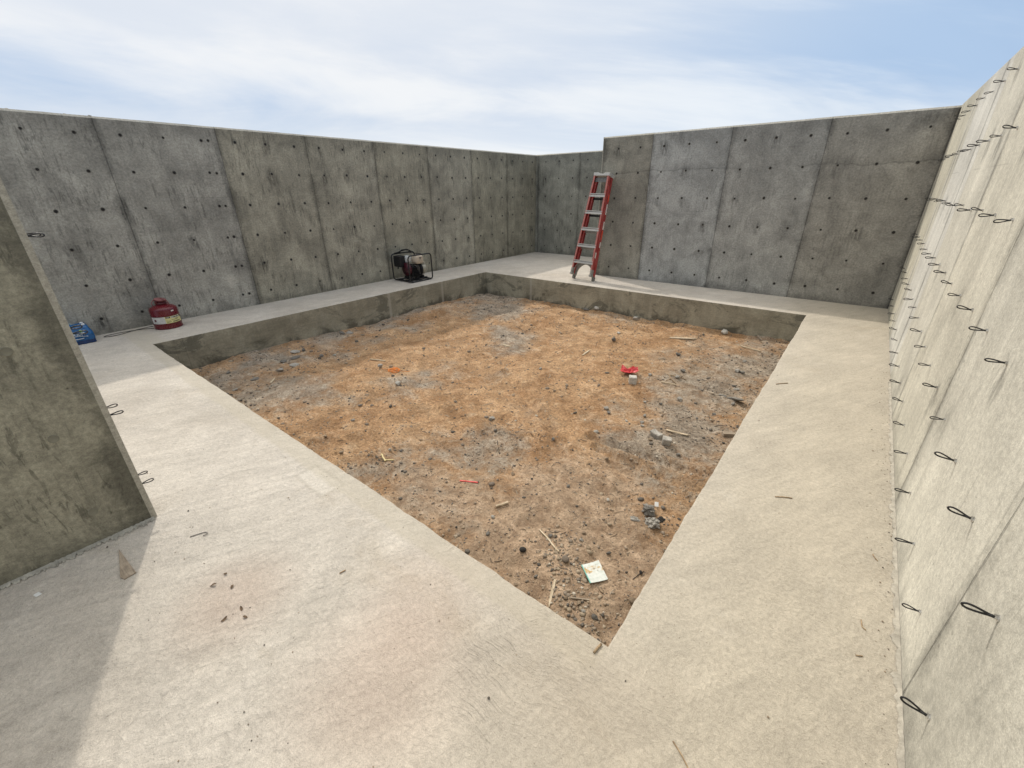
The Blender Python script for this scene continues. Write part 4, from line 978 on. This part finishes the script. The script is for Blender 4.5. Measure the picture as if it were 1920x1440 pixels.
# ------------------------------------------------------------------ wood and sticks
for k, a, c, w, lab in WOOD:
    A = Vector((a[0], a[1], gz(*a)+.006)); B = Vector((c[0], c[1], gz(*c)+.006)); d = (B-A); L = d.length; d.normalize()
    side = d.cross(Vector((0, 0, 1))).normalized(); upv = side.cross(d); w *= {'wood_sliver': .55, 'wood_plank': .75}.get(k, .72)
    cat = {'straw': 'straw', 'red_stick': 'stick'}.get(k, 'wood scrap')
    th = {'wood_block': .7, 'wood_lath': .35, 'wood_plank': .28, 'wood_sliver': .25, 'wood_chip': .35}.get(k, .7)*w
    b = MB(); n = 10; V = []
    for i in range(n+1):
        t = i/n; wv = w*(1+.12*mnoise.noise(Vector((t*6+a[0]*9, 0, 3))))
        if k in ('wood_sliver', 'wood_plank', 'wood_chip'): wv *= (.35+.9*math.sin(math.pi*min(1, .12+t*.9))**.7)
        lat = .02*L*mnoise.noise(Vector((t*3, a[0]*7, 1)))*(3 if 'crooked' in lab else 1)
        p = Vector((0, 0, 0))+Vector((L*(t-.5), lat, 0))
        V += [p+Vector((0, -wv/2, 0)), p+Vector((0, wv/2, 0)), p+Vector((0, wv/2*.9, th)), p+Vector((0, -wv/2*.9, th))]
    F = [(i*4+j, i*4+(j+1) % 4, i*4+4+(j+1) % 4, i*4+4+j) for i in range(n) for j in range(4)]+[(0, 3, 2, 1), (n*4, n*4+1, n*4+2, n*4+3)]
    mt = M['straw'] if k == 'straw' else M['redstick'] if k == 'red_stick' else M['wood_g'] if ('grey' in lab or 'block' in k) else M['wood_b'] if 'brown' in lab else M['wood']
    o = mesh_obj(k, V, F, mt); rot = Matrix((d, -side, upv)).transposed(); mid = (A+B)/2
    zc = max(gz(A.x+(B.x-A.x)*i/8, A.y+(B.y-A.y)*i/8)-(A.z+(B.z-A.z)*i/8) for i in range(9))
    o.matrix_world = Matrix.Translation(mid+Vector((0, 0, max(0, zc)*.6))) @ rot.to_4x4()
    tag(o, lab, cat)

def branch(name, lab, paths, r, mat, cat, z0=.004):
    b = MB()
    for p in paths: b.tube([(x, y, gz(x, y)+z0+h) for x, y, h in p], [r*(1-.5*i/len(p)) for i in range(len(p))], 6)
    tag(b.build(name, mat, None, True), lab, cat)
branch('forked_twig', 'bent forked twig on the gravel right of the red scrap', [[(-1.47, 4.72, .0), (-1.40, 4.66, .006), (-1.35, 4.58, .004), (-1.26, 4.50, .0)], [(-1.40, 4.66, .006), (-1.32, 4.71, .008), (-1.22, 4.73, .002)], [(-1.35, 4.58, .004), (-1.38, 4.50, .002)]], .007, M['twig'], 'twig')
# orange string tangle
b = MB(); pts = []
for i in range(95):
    a = i*.62; rr = .040+.032*math.sin(i*.37)+.018*math.sin(i*1.1)
    x = -4.06+rr*math.cos(a)*1.1; y = 2.784+rr*math.sin(a)*.9; pts.append((x, y, gz(x, y)+.004+.006*(1+math.sin(i*.9))))
b.tube(pts, .0021, 5)
for ang in (2.3, 3.0, .4):
    b.tube([(-4.06+(.03+.03*k)*math.cos(ang+.1*k), 2.784+(.03+.03*k)*math.sin(ang+.1*k), gz(-4.06+(.03+.03*k)*math.cos(ang+.1*k), 2.784+(.03+.03*k)*math.sin(ang+.1*k))+.004) for k in range(6)], .0021, 5)
tag(b.build('string_tangle', M['orange'], None, True), 'tangle of bright orange string on the orange dirt', 'string')

# red plastic scrap
def scrap():
    V = []; F = []; nx, ny = 14, 9
    for i in range(nx):
        for j in range(ny):
            u, v = i/(nx-1)-.5, j/(ny-1)-.5
            x = -1.80+.17*u*.75+.17*u*.35-.05*v; y = 4.455+.10*v*(1.1-.7*u)+.06*u
            z = gz(x, y)+.016+.05*abs(u+.25*v)+.05*abs(v-.2*u)+.030*mnoise.noise(Vector((u*5, v*5, 2)))+.05*max(0, u-.1)
            V.append((x, y, z))
    for i in range(nx-1):
        for j in range(ny-1): F.append((i*ny+j, (i+1)*ny+j, (i+1)*ny+j+1, i*ny+j+1))
    o = mesh_obj('plastic_scrap', V, F, M['red']); md = o.modifiers.new('thickness', 'SOLIDIFY'); md.thickness = .002
    tag(o, 'crumpled bright red plastic scrap behind a square concrete block', 'plastic scrap')
scrap()
def chunk(name, lab, x, y, size, rz, tilt=0.0, mat='p'):
    bm = bmesh.new(); bmesh.ops.create_cube(bm, size=1); bmesh.ops.scale(bm, vec=size, verts=bm.verts)
    bmesh.ops.bevel(bm, geom=list(bm.edges), offset=.006, segments=1, affect='EDGES'); bmesh.ops.subdivide_edges(bm, edges=list(bm.edges), cuts=2, use_grid_fill=True)
    for v in bm.verts: v.co += Vector(mnoise.noise_vector(v.co*32+Vector((x*9, 0, 0))))*.0035+Vector(mnoise.noise_vector(v.co*11))*.005
    me = bpy.data.meshes.new(name); bm.to_mesh(me); bm.free(); me.materials.append(M[mat]); o = bpy.data.objects.new(name, me)
    o.location = (x, y, gz(x, y)+size[2]*.45); o.rotation_euler = (tilt, tilt*.6, rz); link(o); tag(o, lab, 'concrete chunk')
chunk('concrete_block', 'square grey concrete block in front of the red plastic scrap', -1.677, 4.275, (.085, .085, .085), R(28), .05)
chunk('concrete_chunk', 'longer broken concrete chunk, left of a pair near the wood lath', -1.008, 3.262, (.105, .055, .055), R(-25), .12, 'g')
chunk('concrete_chunk', 'angular dark sided concrete chunk, right of a pair near the wood lath', -.895, 3.199, (.075, .060, .065), R(20), .2, 'g')

# black clump by the right rim
def lump(name, lab, x, y, s, mat, sc=(1, 1, .7), cat='clump', seed=1):
    v, f = ico(4); V = []
    for p in v:
        q = Vector(p); k = 1+.55*mnoise.noise(q*1.6+Vector((seed, 0, 0)))+.35*mnoise.noise(q*4+Vector((seed, 2, 0)))+.16*mnoise.noise(q*10)
        V.append((q.x*k*s*sc[0], q.y*k*s*sc[1], q.z*k*s*sc[2]))
    o = mesh_obj(name, V, f, M[mat], None, False, (x, y, gz(x, y)+s*sc[2]*.45)); tag(o, lab, cat)
lump('tar_clump', 'dark crumbly clump, upper of two beside the right rim', -.700, 2.335, .040, 'd', (1.1, .9, .75), seed=3)
lump('mortar_lump', 'grey crusted mortar lump, lower of two beside the right rim', -.632, 2.240, .040, 'g', (1.1, .95, .7), seed=8)
lump('tar_clump', 'small black clump squeezed between the dark and the grey lump', -.600, 2.315, .020, 'k', (1, 1, .8), seed=5)
lump('mortar_lump', 'flat grey flake left of the grey mortar lump', -.735, 2.205, .026, 'g', (1.3, .7, .45), seed=9)
b = MB(); z = gz(-.676, 2.423)+.02; b.box((-.676, 2.423, z), (.026, .032, .002), Matrix.Rotation(R(25), 3, 'Z') @ Matrix.Rotation(R(35), 3, 'X')); tag(b.build('paper_tag', M['capw']), 'tiny white paper tag behind the dark clump', 'paper tag')

# stained card
def card():
    c = [Vector((-.811, 1.624)), Vector((-.751, 1.713)), Vector((-.647, 1.635)), Vector((-.713, 1.549))]
    ctr = sum(c, Vector((0, 0)))/4; ux = (c[1]+c[2]-c[0]-c[3]).normalized(); vx = (c[0]+c[1]-c[2]-c[3]).normalized()
    # local x runs from the green edge, local y towards the pit centre
    ux = (c[2]+c[3]-c[0]-c[1]).normalized()
    ex = (c[1]-c[0]).length; ey = (c[3]-c[0]).length
    a = math.atan2((c[1]-c[0]).y, (c[1]-c[0]).x)
    V = []; F = []; n = 10; zb = max(gz(*p) for p in c)+.012
    hx, hy = .048, .062
    for i in range(n):
        for j in range(n):
            u, v = i/(n-1)*2-1, j/(n-1)*2-1; V.append((u*hx, v*hy, .004*u*u+.003*v*u))
    for i in range(n-1):
        for j in range(n-1): F.append((i*n+j, (i+1)*n+j, (i+1)*n+j+1, i*n+j+1))
    o = mesh_obj('stained_card', V, F, M['card']); o.location = (ctr.x, ctr.y, zb)
    yv = (c[0]-c[3]).normalized(); xv = Vector((yv.y, -yv.x)); o.rotation_euler = (R(3), R(-2), math.atan2(xv.y, xv.x)); o.scale = (1.12, 1.02, 1)
    md = o.modifiers.new('thickness', 'SOLIDIFY'); md.thickness = .0025
    tag(o, 'white square paper card with brown stains and a green edge', 'paper card')
card()

# ------------------------------------------------------------------ small things on the slab
def strip(name, lab, pts, w, h, mat, seed):
    V = []; F = []; n = len(pts)
    for i, (x, y, nx, ny) in enumerate(pts):
        ww = w*(.35+.8*abs(mnoise.noise(Vector((i*.13, seed, 0))))+.35*mnoise.noise(Vector((i*.55, seed, 4)))); ww = max(.004, ww); hh = h*(.8+.5*mnoise.noise(Vector((i*.4, seed, 2))))
        V += [(x, y, .0015), (x, y, hh+.003), (x+nx*ww*.8, y+ny*ww*.8, hh), (x+nx*ww, y+ny*ww, hh*.55), (x+nx*ww*1.02, y+ny*ww*1.02, .0015)]
    for i in range(n-1):
        for k in range(4): F.append((i*5+k, i*5+k+1, i*5+6+k, i*5+5+k))
    F += [(0, 1, 2, 3, 4), tuple((n-1)*5+k for k in (4, 3, 2, 1, 0))]
    o = mesh_obj(name, V, F, mat); bm = bmesh.new(); bm.from_mesh(o.data); bmesh.ops.recalc_face_normals(bm, faces=bm.faces); bm.to_mesh(o.data); bm.free(); tag(o, lab, 'mortar strip')
strip('mortar_strip', 'thin broken mortar edge along the foot of the dark foreground wall', [(XD+.001, .172-.004*i, 1, 0) for i in range(190)], .062, .009, M['mortar_d'], 3)
strip('mortar_strip', 'rough spilled mortar line along the foot of the sunlit looped wall', [(XC-.001, .75+.012*i, -1, 0) for i in range(330)], .030, .010, M['mortar'], 8)
b = MB(); b.prism([(-2.455, -.002), (-2.215, .012), (-2.208, -.030), (-2.235, -.040)], .004, Matrix.Translation((0, 0, .001))); o = b.build('wood_wedge', M['wood_g']); tag(o, 'thin tapered wooden wedge on the shaded floor by the wall end', 'wood scrap')
def wire(name, lab, pts, r, mat, cat):
    b = MB(); b.tube([(x, y, z+r+.001) for x, y, z in pts], r, 6); tag(b.build(name, mat, None, True), lab, cat)
wire('bent_wire', 'curled grey wire hook on the floor near the dark wall end', [(-2.275, .240, 0), (-2.268, .262, 0), (-2.262, .280, 0), (-2.252, .300, 0), (-2.236, .306, .002), (-2.226, .296, .002), (-2.232, .284, 0)], .0022, paint('grey_wire', (.20, .185, .165), .6, .2), 'wire')
wire('twig', 'short dark twig alone on the rough pale slab left of the pit', [(-1.478, .581, 0), (-1.476, .595, 0), (-1.473, .608, 0)], .0028, M['twig'], 'twig')
wire('twig', 'thin twig in the middle of the right hand floor strip', [(-.037, 2.36, 0), (0, 2.385, 0), (.039, 2.402, 0)], .0028, M['twig'], 'twig')
wire('twig', 'thin twig on the right floor strip opposite the dark slab stone', [(-.298, 4.035, 0), (-.26, 4.085, 0), (-.221, 4.12, 0)], .0035, M['twig'], 'twig')
wire('twig', 'stubby brown twig on the slab at the near pit corner', [(-.404, .966, 0), (-.402, .99, 0), (-.398, 1.012, 0)], .0045, M['twig'], 'twig')
wire('twig', 'long curved twig at the bottom edge of the floor', [(-.078, .872, 0), (-.045, .852, .002), (-.012, .826, .002), (.02, .812, 0)], .0020, M['twig'], 'twig')
wire('twig', 'thin twig beside the looped wall near the third floor joint', [(.392, 2.178, 0), (.398, 2.16, 0), (.410, 2.142, 0)], .0022, M['twig'], 'twig')
wire('twig', 'hooked twig on the floor at the foot of the looped wall', [(.362, 1.735, 0), (.366, 1.70, 0), (.378, 1.69, .002)], .0020, M['twig'], 'twig')
wire('twig', 'tiny twig near the dark panel joint of the looped wall', [(.352, 1.548, 0), (.372, 1.560, 0)], .0020, M['twig'], 'twig')
def leaf_mesh(s):
    V = []; F = []; n = 7
    for i in range(n):
        t = i/(n-1)*2-1; w = .0095*(1-t*t)**.6+.0005; z = .003+.005*math.sin(t*2+s)
        V += [(t*.017, -w, z+.004*abs(math.sin(t*5+s))), (t*.017, 0, z), (t*.017, w, z+.005)]
    for i in range(n-1):
        for k in range(2): F.append((i*3+k, i*3+3+k, i*3+4+k, i*3+1+k))
    return V, F
for i, (x, y) in enumerate([(-1.884, .261), (-1.784, .252), (-1.860, .204), (-1.638, .232), (-1.640, .169), (-1.584, .226)]):
    V, F = leaf_mesh(i*1.3); o = mesh_obj('dead_leaf', V, F, M['leaf'], None, False, (x, y, .0015)); o.rotation_euler = (0, 0, i*1.9+.4); s_ = random.uniform(.45, .75); o.scale = (s_, s_*.8, s_)
    md = o.modifiers.new('thickness', 'SOLIDIFY'); md.thickness = .0008
    tag(o, 'small curled dead leaf lying on the pale reddish floor stain', 'leaf', 'dead leaves on the reddish floor stain')
b = MB(); b.prism([(-2.420, -.298), (-2.395, -.290), (-2.398, -.272), (-2.424, -.280)], .0015, Matrix.Translation((0, 0, .0015))); tag(b.build('paper_scrap', M['capw']), 'tiny white paper scrap in the shade near the dark wall', 'paper scrap')
# crumbs on the slab
b = MB(); v0, f0 = ico(1)
for i in range(300):
    x = random.uniform(-3.2, .45); y = random.uniform(-.2, 7.2) if x > -.36 else random.uniform(-.2, .98)
    if i > 150: x = XC-abs(random.gauss(0, .05)); y = random.uniform(.8, 5)
    s_ = random.uniform(.0012, .0032)*(1+.6*(random.random() < .1)); b.add([(x+p[0]*s_, y+p[1]*s_, .0008+abs(s_*.5)+p[2]*s_*.7) for p in v0], f0)
o = b.build('concrete_crumbs', M['grit']); at = o.data.attributes.new('tone', 'FLOAT', 'POINT'); at.data.foreach_set('value', np.repeat(rng.random(300)*.9, len(v0)).astype(np.float32))
tag(o, 'tiny crumbs and grit sprinkled on the pale slab', 'crumbs', kind='stuff')

# ------------------------------------------------------------------ light, sky, camera
to_sun = Vector((AZX*math.cos(EL), AZY*math.cos(EL), math.sin(EL)))
sl = bpy.data.lights.new('sun', 'SUN'); sl.energy = 2.0; sl.angle = R(1.4); sl.color = (1.0, .93, .83)
so = bpy.data.objects.new('sun', sl); so.rotation_euler = to_sun.to_track_quat('Z', 'Y').to_euler(); so.location = to_sun*30; link(so)
w = bpy.data.worlds.new('World'); scene.world = w; w.use_nodes = True
s = SH('', w.node_tree)
sky = s.n('ShaderNodeTexSky', sky_type='NISHITA', sun_disc=False, sun_elevation=EL, sun_rotation=math.atan2(AZX, AZY), air_density=1.0, dust_density=1.5, ozone_density=1.2)
D = s.n('ShaderNodeTexCoord').outputs['Generated']
X, Y, Z = s.xyz(D)
zz = s.add(s.m('MAXIMUM', Z, 0.0), .16)
Pc = s.comb(s.m('DIVIDE', X, zz), s.m('DIVIDE', Y, zz), 0)
Pr = s.n('ShaderNodeVectorRotate', {'Vector': Pc, 'Angle': R(38)}, rotation_type='Z_AXIS').outputs[0]
n1 = s.noise(s.vmul(Pr, (.50, .24, 1)), 1.0, 8, .56, .6)
n2 = s.noise(s.vadd(s.vmul(Pr, (.8, .34, 1)), (7, 3, 0)), 1.0, 7, .58, .6)
dp = s.n('ShaderNodeVectorMath', operation='DOT_PRODUCT'); s.put(dp.inputs[0], D); s.put(dp.inputs[1], to_sun)
dv = dp.outputs['Value']
glow = s.step(dv, .88, 1.0); halo = s.step(dv, .40, .90)
over = s.step(Z, .46, .85)                                   # overcast sky is brightest overhead
cov = s.step(s.add(n1, s.mul(halo, .13)), .34, .62)
cl = s.mix(s.step(n2, .36, .62), (.42, .56, .76), (.80, .85, .90))
cl = s.mix(s.mul(halo, .62), cl, (.93, .90, .865))
cl = s.mix(over, cl, (1.75, 1.68, 1.54))
cl = s.mix(glow, cl, (2.4, 2.25, 2.0))
blue = s.mix(.70, s.gain(sky.outputs[0], .070), (.36, .52, .775))
blue = s.mix(s.mul(over, .5), blue, (1.3, 1.33, 1.36))
c = s.mix(s.mul(cov, .90), blue, cl)
hz = s.mul(s.step(s.add(Z, s.mul(s.sub(n2, .5), .08)), .05, .14, 1.0, 0.0), s.step(s.add(n1, s.mul(halo, .3)), .36, .62))
c = s.mix(s.mul(hz, .50), c, (.86, .885, .90))
bg = s.n('ShaderNodeBackground', {'Color': c, 'Strength': 1.0}); ow = s.n('ShaderNodeOutputWorld'); s.t.links.new(bg.outputs[0], ow.inputs[0])

cam = bpy.data.cameras.new('camera'); cam.sensor_width = 36; cam.lens = 36*792.6/1920; cam.clip_start = .02; cam.clip_end = 5000
co = bpy.data.objects.new('camera', cam); link(co)
co.matrix_world = Matrix(((0.78228797, -0.25162818, 0.56983224, 0), (0.6228162, 0.33240693, -0.70824121, 0), (-0.01120274, 0.90894934, 0.41675605, CAM_H), (0, 0, 0, 1)))
scene.camera = co
scene.view_settings.view_transform = 'Standard'; scene.view_settings.look = 'None'; scene.view_settings.gamma = 1.0
scene.view_settings.exposure = 0.12
